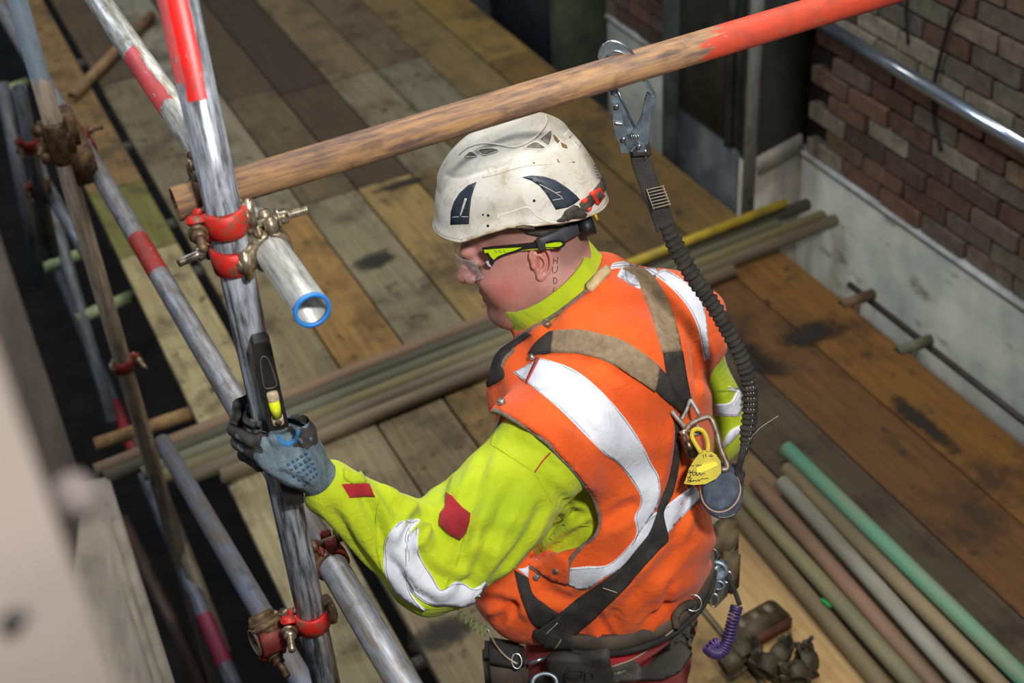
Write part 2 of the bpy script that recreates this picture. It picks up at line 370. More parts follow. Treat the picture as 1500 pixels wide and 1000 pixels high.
bcol = [(108, 86, 72), (122, 108, 92), (102, 92, 80), (120, 90, 74), (90, 74, 64), (116, 98, 74), (152, 144, 126), (98, 72, 60), (108, 94, 82), (106, 100, 84), (138, 130, 112)]
def lay_bricks(y0, y1, z0, z1):
    k = 0; z = z0+.0325
    while z < z1:
        y = y0+(0.1125 if k % 2 else 0)-.05
        while y+.107 < y1+.1:
            if y-.107 > y0-.12:
                o = bpy.data.objects.new('brick', random.choice(bmesh_)); COL.objects.link(o); o.parent = wall_right
                Wm = Matrix.Translation(Vector((WX+.016+random.uniform(-.006, .006), y, z))) @ Matrix.Rotation(random.uniform(-.01, .01), 4, 'X')
                o.matrix_basis = MW['wall_right'].inverted() @ Wm; o.color = (*srgb(random.choice(bcol)), 1)
            y += .225
        z += .0755; k += 1
lay_bricks(2.15, 3.78, .205, 1.62)
lay_bricks(4.55, 5.9, .205, .60)
MB().sweep(cr([(WX-.02, 3.05, 1.8), (WX-.022, 3.04, 1.2), (WX-.02, 3.10, .95), (WX-.022, 3.12, .72), (WX-.02, 3.05, .55)], 6), .006, 6).build('cable', MT['black'], wall_right)
MB().sweep(cr([(WX-.02, 3.30, 1.8), (WX-.022, 3.31, 1.1), (WX-.02, 3.27, .85)], 6), .005, 6).build('cable', MT['black'], wall_right)
# steel piers against the wall
pm = basic('dark_pier_paint', (88, 94, 92), (58, 64, 64), 5, .55, .1, .2, lo=.4, hi=.6)
cm = basic('cream_pier_paint', (206, 200, 184), (150, 144, 138), 7, .7, 0, .15, stretch=(1, 1, .3)); gm = basic('mossy_pier_paint', (78, 92, 66), (58, 64, 56), 9, .8, 0, .2)
pier = empty('trim_1', (2.84, 4.12, -1.5), kind='structure')
for nm, c, s, m in (('flange', (2.825, 3.84, 1.15), (.27, .05, 1.9), pm), ('web', (2.835, 4.12, 1.15), (.22, .5, 1.9), pm), ('flange', (2.825, 4.42, .3), (.27, .05, 3.6), pm), ('stiffener', (2.715, 3.98, 1.1), (.03, .03, 1.8), pm),
                    ('base', (2.825, 3.84, -.65), (.274, .056, 1.74), cm), ('base', (2.835, 4.12, -.65), (.224, .5, 1.70), pm)):
    MB().box(c, s, bev=.006).build(nm, m, pier)
MB().box((2.84, 3.835, .205), (.22, .062, .09), ax=[(.96, 0, .22), (0, 1, 0), (-.22, 0, .96)], bev=.004).build('torn_edge', cm, pier)
pier2 = empty('trim_2', (2.84, 5.9, -1.5), kind='structure')
for nm, c, s, m in (('flange', (2.82, 5.42, .3), (.26, .10, 3.6), gm), ('web', (2.86, 5.9, .3), (.18, .9, 3.6), basic('blue_black_pier', (44, 52, 60), (28, 32, 38), 8, .5)), ('flange', (2.82, 6.4, .3), (.26, .10, 3.6), pm)):
    MB().box(c, s, bev=.006).build(nm, m, pier2)
# lower ground far below the deck
MB().box((.8, 8, -4.05), (60, 60, .1)).build('floor', basic('ground_dirt', (44, 40, 36), (22, 20, 18), 3, .95), kind='structure')
# ------------------------------------------------------------------ deck of scaffold boards
deck = empty('floor_deck', (1.6, 4, -.04), kind='structure'); X0 = .70; BW = .244
def board(x0, x1, y0, y1, color, stain=False, z=0, sub=None):
    bm = bmesh.new(); bmesh.ops.create_cube(bm, size=1)
    for v in bm.verts: v.co = Vector((v.co.x*(x1-x0-.007), v.co.y*(y1-y0-.008), v.co.z*.038))
    bmesh.ops.bevel(bm, geom=[e for e in bm.edges], offset=.004, segments=1, affect='EDGES'); me = bpy.data.meshes.new('board'); bm.to_mesh(me); bm.free()
    me.materials.append(MT['board_stain' if stain else 'board']); o = bpy.data.objects.new('board', me); COL.objects.link(o); o.parent = deck
    zz = z-.019+random.uniform(-.003, .001); Wm = Matrix.Translation(Vector(((x0+x1)/2, (y0+y1)/2, zz))) @ Matrix.Rotation(random.uniform(-.006, .006), 4, 'Y')
    o.matrix_basis = MW['floor_deck'].inverted() @ Wm; o.color = (*[c*(.68 if stain else .88) for c in srgb(color)], 1)
tan, grey, org, brn, dbr, pale, drk = (176, 150, 104), (150, 140, 112), (172, 134, 78), (118, 84, 50), (84, 62, 44), (178, 172, 154), (92, 78, 60)
rows = {  # k: [(y0, y1, colour, stained)]
 -1: [(.3, 3.62, (168, 158, 122), 0), (3.62, 4.79, (186, 172, 128), 0), (4.79, 5.37, (124, 122, 66), 0), (5.37, 9.2, (150, 120, 76), 0)],
  0: [(.3, 3.50, (156, 142, 112), 0), (3.5, 4.80, (152, 140, 106), 0), (4.8, 6.4, (132, 122, 98), 0), (6.4, 9.2, drk, 0)],
  1: [(.3, 3.50, (146, 130, 100), 0), (3.5, 4.80, org, 0), (4.8, 6.0, (150, 142, 120), 0), (6.0, 9.2, (150, 146, 132), 0)],
  2: [(.3, 3.50, (158, 130, 82), 0), (3.5, 4.80, (148, 140, 112), 0), (4.8, 5.9, (112, 98, 72), 0), (5.9, 9.2, drk, 0)],
  3: [(.3, 3.50, (150, 140, 112), 0), (3.5, 4.80, (168, 142, 90), 0), (4.8, 5.83, (84, 70, 54), 0), (5.83, 9.2, (70, 58, 48), 0)],
  4: [(.3, 3.50, (128, 104, 70), 0), (3.5, 4.80, (128, 110, 72), 0), (4.8, 5.83, (140, 132, 108), 0), (5.83, 9.2, (128, 112, 84), 0)],
  5: [(.3, 3.50, (96, 82, 64), 1), (3.5, 5.0, (120, 98, 62), 0), (5.0, 5.83, (132, 128, 108), 0), (5.83, 9.2, (112, 100, 78), 0)],
  6: [(.3, 3.50, (124, 84, 40), 1), (3.5, 5.3, (116, 92, 52), 0), (5.3, 9.2, (136, 116, 76), 0)],
  7: [(.3, 3.50, (146, 100, 38), 1), (3.5, 5.6, (128, 102, 52), 0), (5.6, 9.2, (148, 124, 66), 0)]}
for k, segs in rows.items():
    for (y0, y1, c, st) in segs:
        if k == -1: board(.425, .665, y0, y1, c, st)
        else: board(X0+BW*k, X0+BW*(k+1), y0, y1, c, st)
for y in (1.2, 2.4, 3.79, 4.64, 5.05, 5.83, 6.87, 8.0):
    MB().pipe((.43 if y > 4 else .10 if y > 3 else .30, y, -.068), (2.62, y, -.068), .0241, .021, 16).build('transom', MT['zinc_old'] if y != 3.79 else basic('tan_transom', (176, 140, 92), (120, 92, 60), 20, .7), deck)
def stain_shadow_mat():
    t = NT('stain_shadow'); g = t.n.new('ShaderNodeVectorMath'); g.operation = 'DISTANCE'; t.link(t.mapping((1, 1, 0), 'Generated'), g.inputs[0]); g.inputs[1].default_value = (.5, .5, 0)
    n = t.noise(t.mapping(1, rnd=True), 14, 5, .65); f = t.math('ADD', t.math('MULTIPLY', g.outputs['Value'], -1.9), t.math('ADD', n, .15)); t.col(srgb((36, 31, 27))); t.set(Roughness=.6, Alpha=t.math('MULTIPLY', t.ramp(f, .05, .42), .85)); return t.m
sm_t = stain_shadow_mat()
for (px, py, w, l) in ((550, 382, .30, .22), (425, 392, .14, .20), (600, 750, .16, .22), (650, 925, .30, .20), (410, 590, .20, .10), (1190, 490, .5, .22), (1100, 520, .2, .5), (590, 270, .5, .10), (1350, 620, .12, .6)):  # patches near the worker paint his cast shadow; the rest are oil stains
    c = onz(px, py, 0); MB().add([(c[0]-w/2, c[1]-l/2, .0035), (c[0]+w/2, c[1]-l/2, .0035), (c[0]+w/2, c[1]+l/2, .0035), (c[0]-w/2, c[1]+l/2, .0035)], [(0, 1, 2, 3)]).build('stain_shadow', sm_t, deck)
# plywood sheet
MB().box((1.565, 1.45, .011), (.25, 1.80, .018), bev=.002).build('plywood_sheet', basic('plywood', (206, 172, 118), (180, 146, 96), 7, .75, 0, .12, stretch=(6, .6, 6)), label='pale plywood sheet lying on the deck beside the grey and green tubes', cat='plywood')
# ------------------------------------------------------------------ tubes
R0 = .02415
def tube(name, a, b, mat, label, cat='scaffold tube', group=None, n=28, r=R0, xdir=None):
    a = np.array(a, float); b = np.array(b, float); z = unit(b-a)
    x = unit(np.array(xdir)-z*np.dot(xdir, z)) if xdir is not None else frame(z)[0]; y = np.cross(z, x)
    rot = Matrix(((x[0], y[0], z[0]), (x[1], y[1], z[1]), (x[2], y[2], z[2])))
    return MB().pipe(a, b, r, r-.0038, n).build(name, mat, origin=a, rot=rot, label=label, cat=cat, group=group)
def ring_arc(mb, c, a, mid, half, ri, ro, w, n=18):
    """part of a band round axis a, centred on direction mid"""
    a = unit(a); mid = unit(np.array(mid)-a*np.dot(mid, a)); o = np.cross(a, mid); m = len(mb.v)
    for i in range(n+1):
        t = -half+2*half*i/n; d = math.cos(t)*mid+math.sin(t)*o; e = w/2*(1-.12*abs(t/half)**3)
        mb.v += [tuple(c+d*ri-a*e), tuple(c+d*ro-a*e*.86), tuple(c+d*(ro+.0015)), tuple(c+d*ro+a*e*.86), tuple(c+d*ri+a*e)]
    for i in range(n):
        for j in range(5): j2 = (j+1) % 5; mb.f.append((m+i*5+j, m+i*5+j2, m+(i+1)*5+j2, m+(i+1)*5+j))
    mb.f += [tuple(m+j for j in range(5)), tuple(m+n*5+j for j in range(5))[::-1]]; return mb
def half_coupler(parent, c, a, s, f, fm, sm_, bm_, w=.040):
    """band round a tube: c centre, a tube axis, s side of the bolt lugs, f side the flap faces"""
    c = np.array(c, float); a = unit(a); s = unit(np.array(s)-a*np.dot(s, a)); t = np.cross(a, s); f = t if np.dot(t, f) > 0 else -t
    ring_arc(MB(), c, a, f, math.radians(86), R0, R0+.0055, w).build('flap', fm, parent)
    sd = ring_arc(MB(), c, a, -f, math.radians(86), R0, R0+.0065, w*1.05); sd.box(c-f*(R0+.007), (.014, w*.8, w*.8), ax=[f, s, a], bev=.003); sd.build('saddle', sm_, parent)
    lg = MB()
    for q in (-1, 1):
        lg.box(c+s*(R0+.014)+f*.006+a*q*w*.33, (.018, .026, w*.24), ax=[f, s, a], bev=.003)
    lg.box(c+s*(R0+.006)-f*.012, (.010, .018, w*.9), ax=[f, s, a], bev=.003); lg.build('lug', fm, parent)
    hg = MB().cyl(c-s*(R0+.009)-a*w*.48, c-s*(R0+.009)+a*w*.48, .0075, 12); hg.cyl(c-s*(R0+.009)-a*w*.56, c-s*(R0+.009)+a*w*.56, .0035, 8)
    hg.box(c-s*(R0+.004)+f*.006, (.012, .012, w*.5), ax=[f, s, a], bev=.003); hg.build('hinge', sm_, parent)
    p = c+s*(R0+.016); bt = MB(); bt.cyl(p-f*.020, p+f*.062, .0056, 12)
    for i in range(12): bt.cyl(p+f*(.030+i*.0027), p+f*(.0313+i*.0027), .0063, 10)
    bt.cyl(p-f*.024, p-f*.016, .010, 8); bt.build('bolt', bm_, parent)
    nt = MB(); nt.cyl(p+f*.018, p+f*.021, .0135, 20); nt.cyl(p+f*.021, p+f*.033, .0105, 6); nt.build('nut', bm_, parent)
UX, UY = .287, 1.585
def upz(py): return ony(344+.218*(py-396), py, UY)[2]
nrmcam = unit((-UX, -UY, 0)); tanR = np.array([-nrmcam[1], nrmcam[0], 0])
upmat = tube_mat('upright_tube', (214, 222, 234), (92, 90, 94), ((2.105, 3, (236, 26, 20), .05, -.012, .011), (2.13, 3, (206, 84, 80), .05, -.03, -.012)), .6, .42)
tube('scaffold_standard', (UX, UY, 0), (UX, UY, 2.75), upmat, 'thick galvanised upright tube with bright red paint, held by the gloved hand', xdir=tanR)
RY = UY+.0500; pL = ony(256, 299, RY); pR = ony(900, 106, RY); zr = (pL[2]+pR[2])/2
railmat = tube_mat('rail_tube', (182, 138, 94), (116, 94, 84), ((ony(1030, 66, RY)[0]-pL[0], 1.95, (214, 76, 50), .22, None, None),), .0, .62, .60, .5)
tube('guard_rail', (pL[0], RY, pL[2]), (1.95, RY, pL[2]+(pR[2]-pL[2])/(pR[0]-pL[0])*(1.95-pL[0])), railmat, 'rust brown horizontal rail tube with red paint end, hook hanging on it')
RZ = lambda x: pL[2]+(pR[2]-pL[2])/(pR[0]-pL[0])*(x-pL[0])
AX = UX+.0505; pA = onx(458, 455, AX); pA2 = onx(144, 0, AX)
print('tubeA', pA, pA2)
al0 = lambda px, py: float(np.linalg.norm(onx(px, py, AX)-pA))
tA = tube('ledger_tube', pA, pA+(pA2-pA)*3.2, tube_mat('ledger_a', (186, 190, 188), (134, 130, 120), ((al0(268, 212), al0(212, 122), (196, 74, 76), .05, .006, .03),), .35, .42),
          'light galvanised tube with a blue painted open end beside the upright', xdir=(-1, 0, .2))
dA = unit(pA2-pA); MB().pipe(pA-dA*.0006, pA+dA*.004, R0+.0006, R0-.0046, 32).build('painted_rim', basic('blue_paint', (36, 138, 226), (50, 120, 190), 60, .5), tA)
b0 = onx(560, 950, AX+.003); b1 = onx(150, 262, AX-.03); dB = unit(b1-b0)
bl0 = lambda px, py: float(np.dot(onx(px, py, AX-.02)-(b0-dB*.6), dB))
print('tubeB', b0, b1)
tube('ledger_tube', b0-dB*.6, b0+dB*4.8, tube_mat('ledger_b', (140, 146, 156), (116, 108, 98), ((bl0(233, 398), bl0(205, 350), (150, 40, 34), .01, None, None),), .4, .5), 'long grey slanting tube with a dull red band, crossing behind the upright')
c1 = empty('scaffold_coupler', (UX, UY, upz(325)), 'red and brass right-angle coupler joining the rusty rail to the upright', 'coupler')
zc = upz(322); zc2 = upz(376)
half_coupler(c1, (UX, UY, zc), (0, 0, 1), (-.98, .1, 0), nrmcam, MT['redfit'], MT['fit'], MT['rust'])
half_coupler(c1, (UX-.006, RY, RZ(UX)), (1, 0, 0), (0, .2, 1), (0, 1, 0), MT['fit'], MT['rust'], MT['rust'])
c2 = empty('scaffold_coupler', (UX, UY, zc2), 'silvery coupler with a long threaded bolt clamping the blue-ended tube to the upright', 'coupler')
half_coupler(c2, (UX, UY, zc2), (0, 0, 1), (-.25, .96, 0), (-1, -.4, 0), MT['redfit'], MT['fit'], MT['bolt'])
ya = UY+.002; pa = pA+dA*((ya-pA[1])/dA[1])
half_coupler(c2, pa, dA, (0, 0, 1), (1, 0, 0), MT['fit'], MT['fit'], MT['bolt'])
z3 = upz(905); c3 = empty('scaffold_coupler', (UX, UY, z3), 'red banded coupler low on the upright where the slanting tube crosses', 'coupler')
half_coupler(c3, (UX, UY, z3), (0, 0, 1), (-.9, .2, 0), nrmcam, MT['redfit'], MT['fit'], MT['fit'])
pb = b0+dB*((UY+.01-b0[1])/dB[1]); half_coupler(c3, pb, dB, (0, 0, 1), (1, 0, 0), MT['dredfit'], MT['rust'], MT['rust'])
# lower left scaffold
s1t = at(38, 0, 2.95); _s = ony(98, 250, 3.33); S1 = (float(_s[0]), 3.33)
tube('scaffold_standard', (*S1, -1.8), (*S1, 2.9), tube_mat('standard_left', (176, 160, 140), (130, 116, 100), ((3.22, 5.2, (122, 138, 152), .1, None, None),), .05, .6), 'beige dusty upright tube beside the dark gap in the deck')
c4 = empty('scaffold_coupler', (S1[0], S1[1], 1.36), 'brown rusty coupler with red edge on the beige upright', 'coupler')
zz = float(ony(92, 206, S1[1])[2]); pc = onx(124, 214, AX-.026)
half_coupler(c4, (*S1, zz), (0, 0, 1), (-.9, .3, 0), (0, -1, 0), MT['rust'], MT['rust'], MT['rust'], .12)
half_coupler(c4, pc, dB, (0, 0, 1), (1, 0, 0), MT['dredfit'], MT['rust'], MT['rust'], .06)
MB().box((np.array([S1[0], S1[1], zz])+pc)/2, (.07, abs(pc[1]-S1[1])+.05, .10), bev=.008).build('coupler_body', MT['rust'], c4)
c5 = empty('scaffold_coupler', (*S1, .02), 'dark red coupler at deck level on the beige upright', 'coupler')
half_coupler(c5, (*S1, .53), (0, 0, 1), (.9, .2, 0), (0, -1, 0), MT['dredfit'], MT['fit'], MT['fit'])
pq, pq2 = at(277, 714, 3.55), at(397, 920, 2.95); dq = unit(pq2-pq)
tube('ledger_tube', pq-dq*.3, pq2+dq*1.0, tube_mat('ledger_c', (128, 140, 160), (128, 112, 98), (), .35, .5), 'slim blue-grey tube running down to the lower coupler over the dark void')
t6 = [onplane(372, 942, (0, UY+.03, 0), (0, 1, 0)), onplane(470, 895, (0, UY+.05, 0), (0, 1, 0))]
tube('transom_tube', t6[0], t6[1]+unit(t6[1]-t6[0])*.02, basic('dirty_tube', (120, 108, 90), (90, 70, 60), 20, .7), 'short dirty brown tube stub tied to the lower coupler')
c6 = empty('scaffold_coupler', at(400, 925, 2.75), 'grimy grey coupler on the slim blue-grey tube', 'coupler')
half_coupler(c6, pq2+dq*.02, dq, (.6, -.2, .7), (.3, -1, 0), MT['rust'], MT['rust'], MT['fit'], .055)
half_coupler(c6, t6[0]+unit(t6[1]-t6[0])*.03, t6[1]-t6[0], (0, .2, -1), (0, -1, 0), MT['dredfit'], MT['rust'], MT['rust'], .055)
def ptube(p, d, q, e, mat, label, **k): a = at(*p, d); b = at(*q, e); return tube(k.pop('name', 'scaffold_tube'), a, b, mat, label, **k)
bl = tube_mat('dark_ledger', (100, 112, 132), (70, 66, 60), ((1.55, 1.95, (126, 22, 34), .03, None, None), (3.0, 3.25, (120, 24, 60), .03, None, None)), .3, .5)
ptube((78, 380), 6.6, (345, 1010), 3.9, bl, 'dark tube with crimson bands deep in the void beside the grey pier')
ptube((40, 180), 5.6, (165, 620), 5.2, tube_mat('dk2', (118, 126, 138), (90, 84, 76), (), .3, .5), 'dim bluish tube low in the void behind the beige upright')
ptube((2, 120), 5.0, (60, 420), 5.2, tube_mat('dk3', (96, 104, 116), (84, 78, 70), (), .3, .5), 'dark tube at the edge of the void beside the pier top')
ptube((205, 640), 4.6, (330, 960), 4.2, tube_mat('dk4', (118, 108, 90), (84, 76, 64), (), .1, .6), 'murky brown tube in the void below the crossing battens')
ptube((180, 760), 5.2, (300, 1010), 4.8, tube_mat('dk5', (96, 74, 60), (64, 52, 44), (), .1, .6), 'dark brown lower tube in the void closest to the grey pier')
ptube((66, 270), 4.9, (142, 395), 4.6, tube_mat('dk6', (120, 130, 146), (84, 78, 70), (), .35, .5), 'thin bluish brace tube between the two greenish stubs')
gs = basic('green_paint_tube', (164, 178, 128), (124, 134, 98), 18, .7)
for (p, q, lb) in (((60, 395), (118, 372), 'upper pale green tube stub sticking out from under the deck'), ((112, 468), (196, 432), 'lower pale green tube stub sticking out from under the deck'), ((8, 132), (42, 120), 'topmost pale green tube stub beside the deck edge')):
    a = onz(*p, -.16); b = onz(*q, -.16); tube('transom_tube', a, b, gs, lb)
for (p, d, lb) in (((45, 210), 4.6, 'small grimy coupler beside the beige upright low in the void'), ((58, 275), 4.8, 'small red marked coupler under the grimy one in the void')):
    q = empty('scaffold_coupler', at(*p, d), lb, 'coupler'); half_coupler(q, at(*p, d), at(28, 130, 4.42)-at(78, 372, 5.06), (-1, 0, 0), (0, -1, 0), MT['dredfit'], MT['rust'], MT['rust'], .06)
tube('loose_tube', onz(105, 142, .03), onz(222, 22, .03), basic('brown_tube', (156, 126, 86), (116, 92, 64), 20, .7), 'brown wooden-looking tube lying on the far deck behind the leaning tube', r=.026)
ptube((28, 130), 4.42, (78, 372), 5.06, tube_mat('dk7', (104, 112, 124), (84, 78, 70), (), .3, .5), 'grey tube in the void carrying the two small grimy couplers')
wt = tube('handrail_tube', (2.86, 1.6, .0), (2.86, 4.0, 0), tube_mat('bright_tube', (196, 212, 232), (150, 160, 172), (), .85, .3), 'bright shiny tube running along the brick wall')
pw, pw2 = onx(1200, 32, 2.84), onx(1490, 207, 2.84); dw = unit(pw2-pw); bpy.data.objects.remove(wt)
tube('handrail_tube', pw-dw*.6, pw2+dw*.8, tube_mat('bright_tube', (206, 220, 236), (160, 170, 182), (), .9, .20, fine=.1), 'bright shiny tube running along the brick wall')
p1, p2 = (2.672, 3.77, -.4), (2.672, 3.77, 1.6)
tube('scaffold_standard', p1, p2, tube_mat('pole_right', (138, 142, 132), (112, 114, 104), (), .1, .6), 'thin grey-green upright tube standing before the dark steel pier', r=.0245)
a, b = onz(1496, 520, .35), onz(1484, 640, .05)
tube('scaffold_standard', (2.73, 2.17, -.6), (2.73, 2.17, .42), basic('dark_brown_post', (84, 58, 44), (60, 42, 34), 20, .7), 'dark brown post against the white wall by the deck edge')
tube('ledger_tube', (2.745, 3.22, -.02), (2.745, 1.8, -.02), basic('dark_rail', (66, 54, 44), (44, 38, 34), 20, .6), 'thin dark bar running along the deck edge under the white wall', r=.012)
for (px, lb) in (((1252, 440), 'brown bracket stub at the end of the thin dark bar'), ((1335, 508), 'pale greenish bracket stub midway along the thin dark bar')):
    c = onz(*px, 0.0); q = empty('edge_bracket', c, lb, 'bracket'); m = basic('bracket_paint', (110, 84, 60), (80, 60, 44), 20, .7) if px[0] < 1300 else basic('bracket_green', (112, 112, 86), (80, 80, 64), 20, .7)
    MB().pipe(c+(-.06, 0, 0), c+(.08, 0, 0), .02, .015, 16).build('arm', m, q); MB().box(c+(.0, 0, -.06), (.03, .04, .12), bev=.004).build('post', m, q)
# crossing tubes on the deck
cols = [((150, 122, 96), (118, 100, 80)), ((98, 92, 74), (76, 72, 60)), ((134, 132, 108), (100, 98, 78)), ((156, 142, 92), (120, 112, 84)), ((140, 128, 104), (104, 94, 76)), ((148, 132, 104), (110, 96, 78))]
ends = [(.07, 2.55), (.09, 2.90), (.20, 2.72), (.24, 2.90), (.285, 2.92), (.416, 2.40)]
names = ['pinkish brown', 'dark olive', 'grey green', 'yellow streaked', 'dusty grey', 'pale tan']
for i, ((ca, cb), (xa, xb)) in enumerate(zip(cols, ends)):
    y = 3.535-.050*i
    tube('loose_tube', (xa, y+.072*xa, .0245+(.0 if i else .0)), (xb, y+.072*xb, .0245), basic('cross_tube_'+names[i].replace(' ', '_'), ca, cb, 9, .7, .05, .2, stretch=(.1, 1, 1) if 0 else (1, 1, .15)), f'{names[i]} tube in the row lying crosswise over the deck, behind the worker', group=None)
a, b = onz(1010, 352, .069), onz(1150, 297, .069)
tube('loose_tube', a+(a-b)*.9, b, basic('yellow_tube', (196, 168, 44), (150, 128, 50), 14, .6), 'yellow painted tube on top of the crosswise row near the wall', r=.018)
# tube bundle on the right
bun = [((1152, 656), (1497, 992), (96, 156, 128), (140, 140, 110), 'mint green tube, outermost of the bundle on the deck', .047), ((1152, 686), (1470, 1010), (140, 124, 92), (104, 96, 74), 'dull tan tube lying against the mint green one', .025),
       ((1146, 706), (1420, 1010), (160, 158, 144), (110, 104, 88), 'whitish scuffed grey tube in the middle of the bundle', .047), ((1108, 706), (1400, 1040), (146, 112, 90), (112, 92, 74), 'pinkish brown tube next to the whitish scuffed one', .025),
       ((1080, 715), (1370, 1040), (142, 134, 92), (98, 98, 82), 'olive grey tube with yellow streaks in the bundle', .040), ((1062, 730), (1322, 1040), (128, 112, 80), (98, 86, 64), 'slim brown batten tube along the plywood edge', .040)]
for (p, q, ca, cb, lb, z) in bun:
    a = onz(*p, z); b = onz(*q, z); d = unit(b-a)
    tube('loose_tube', a, b+d*.35, basic('bundle_'+lb.split()[0]+lb.split()[1].strip(','), ca, cb, 10, .65, .05, .2, stretch=(1, 1, .2)), lb, r=.0241 if z > .03 or z == .025 else .018)
# near concrete pier on the left
def conc(name, a, b):
    t = NT(name); v = t.mapping(1); n = t.noise(v, 9, 8, .7); s = t.noise(v, 3, 4, .6); c = t.mix(t.ramp(n, .38, .62), srgb(a), srgb(b))
    c = t.mix(t.math('MULTIPLY', t.ramp(s, .52, .66), .5), c, srgb((58, 54, 50))); t.col(c); t.set(Roughness=.9); t.bump(n, .8, .006); return t.m
cA = conc('pier_concrete', (118, 112, 104), (82, 78, 72)); cB = conc('pier_moulding', (112, 106, 96), (80, 76, 68))
ex, ey = .0090, 1.165
wl = empty('wall_left', (-.2, .9, .5), kind='structure')
dirp = unit((-.26, -.97, 0)); nn = np.array([dirp[1], -dirp[0], 0]); nn = -nn if nn[0] < 0 else nn    # outward face normal
def slab(c0, L, th, z0, z1, m, nm, bev=.004, out=0.0):
    c = np.array([ex, ey, 0])+dirp*(c0+L/2)-nn*(th/2-out); MB().box((c[0], c[1], (z0+z1)/2), (L, th, z1-z0), ax=[dirp, nn, (0, 0, 1)], bev=bev).build(nm, m, wl)
zb = ony(150, 715, ey-.02)[2]; print('pier ledge z', zb)
slab(0, .62, .5, zb, 2.75, cA, 'upper_face')
slab(-.004, .62, .5, .3, zb+.001, cA, 'lower_face', out=.026)
slab(.030, .022, .02, .3, zb-.02, cB, 'moulding', .006, .032)
slab(.075, .016, .02, .3, zb-.05, cB, 'moulding', .006, .030)
# painted block close by, in front of the pier
nb_ = at(66, 740, .50); nd = unit(np.array([-1, -.12, 0])); nc = nb_*np.array([1, 1, 0])+nd*.12; nf = unit(np.array([.12, -1, 0]))
MB().box((nc[0], nc[1]+.02, 2.35), (.24, .04, 1.1), ax=[nd, nf, (0, 0, 1)], bev=.006).build('painted_block', basic('beige_block_paint', (110, 100, 94), (96, 88, 82), 6, .8), wl)
for (p, m, r) in (((22, 905), basic('block_hole', (40, 36, 36), None), .0055), ((112, 735), basic('block_bump', (84, 76, 74), None, rough=.95), .0085)):
    h_ = onplane(*p, nc+nf*.0005, nf) if p[0] < 60 else at(*p, .54); MB().lathe([(.0001, r*.7), (r*.7, r*.55), (r, 0), (r, -r)], h_, nf, 18).build('fixing', m, wl)
# ------------------------------------------------------------------ the worker
def cw(v): return unit(M3@np.array(v, float))
PR, PF, UP = unit((.92, .39, 0)), unit((-.39, .92, 0)), np.array([0, 0, 1.])
PAX = np.stack([PR, PF, UP])
SL = at(795, 668, 2.27); SR = at(1000, 470, 2.50); NB = at(840, 452, 2.42)
EL = at(634, 822, 2.20); WL = at(474, 706, 2.075); ER = at(1042, 622, 2.60); WRR = ER+PF*.22-PR*.06+UP*.02
PV = np.array([.872, 1.605, .90])
HF = cw((-.925, .32, .20)); HL = cw((-.02, .47, -.88)); HL = unit(HL-HF*HL.dot(HF)); HU = np.cross(HF, HL)
HAX = np.stack([HF, HL, HU]); HO = at(768, 362, 2.40)
def hp(x, y, z): return HO+HF*x+HL*y+HU*z
KL = PV-PR*.11+PF*.05-UP*.43; KR = PV+PR*.12+PF*.02-UP*.43; FL = np.array([*(PV-PR*.14+PF*.0)[:2], .10]); FR = np.array([*(PV+PR*.16-PF*.06)[:2], .10])
person = empty('person', (PV[0], PV[1], 0), 'worker in white helmet, orange vest and yellow sleeves holding a level to the upright', 'person')
# --- body: one continuous skin
def head_sd(P):
    q = lambda x, y, z: hp(x, y, z)
    d = ell(P, q(-.014, 0, .045), (.099, .079, .100), HAX)
    d = sm(d, ell(P, q(.028, 0, -.030), (.068, .064, .078), HAX), .035)
    for s in (-1, 1):
        d = sm(d, ell(P, q(.040, s*.034, -.045), (.046, .036, .048), HAX), .03)
        d = sm(d, cone(P, q(-.020, s*.056, -.055), q(.062, s*.026, -.098), .022, .022), .03)
        d = sm(d, ell(P, q(.062, s*.040, -.020), (.028, .022, .018), HAX), .02)
        d = smax(d, -ell(P, q(.106, s*.033, .017), (.022, .024, .017), HAX), .018)
        d = sm(d, ell(P, q(.077, s*.032, .020), (.0125, .015, .010), HAX), .004)
    d = sm(d, cone(P, q(.090, -.030, .040), q(.090, .030, .040), .013, .013), .018)
    d = sm(d, ell(P, q(.083, 0, -.097), (.024, .026, .020), HAX), .022)
    d = sm(d, ell(P, q(.045, 0, -.110), (.05, .045, .025), HAX), .035)
    d = sm(d, ell(P, q(.082, 0, -.063), (.022, .030, .020), HAX), .016)
    d = sm(d, cone(P, q(.096, 0, .026), q(.122, 0, -.014), .0085, .0125), .012)
    for s in (-1, 1): d = sm(d, ell(P, q(.108, s*.012, -.020), (.011, .0085, .008), HAX), .008)
    d = sm(d, cone(P, q(.100, -.016, -.047), q(.100, .016, -.047), .0055, .0055), .006)
    d = sm(d, cone(P, q(.098, -.014, -.063), q(.098, .014, -.063), .0065, .0065), .006)
    d = smax(d, -cone(P, q(.108, -.022, -.055), q(.108, .022, -.055), .0028, .0028), .005)
    return d
NA = hp(-.035, 0, -.055)
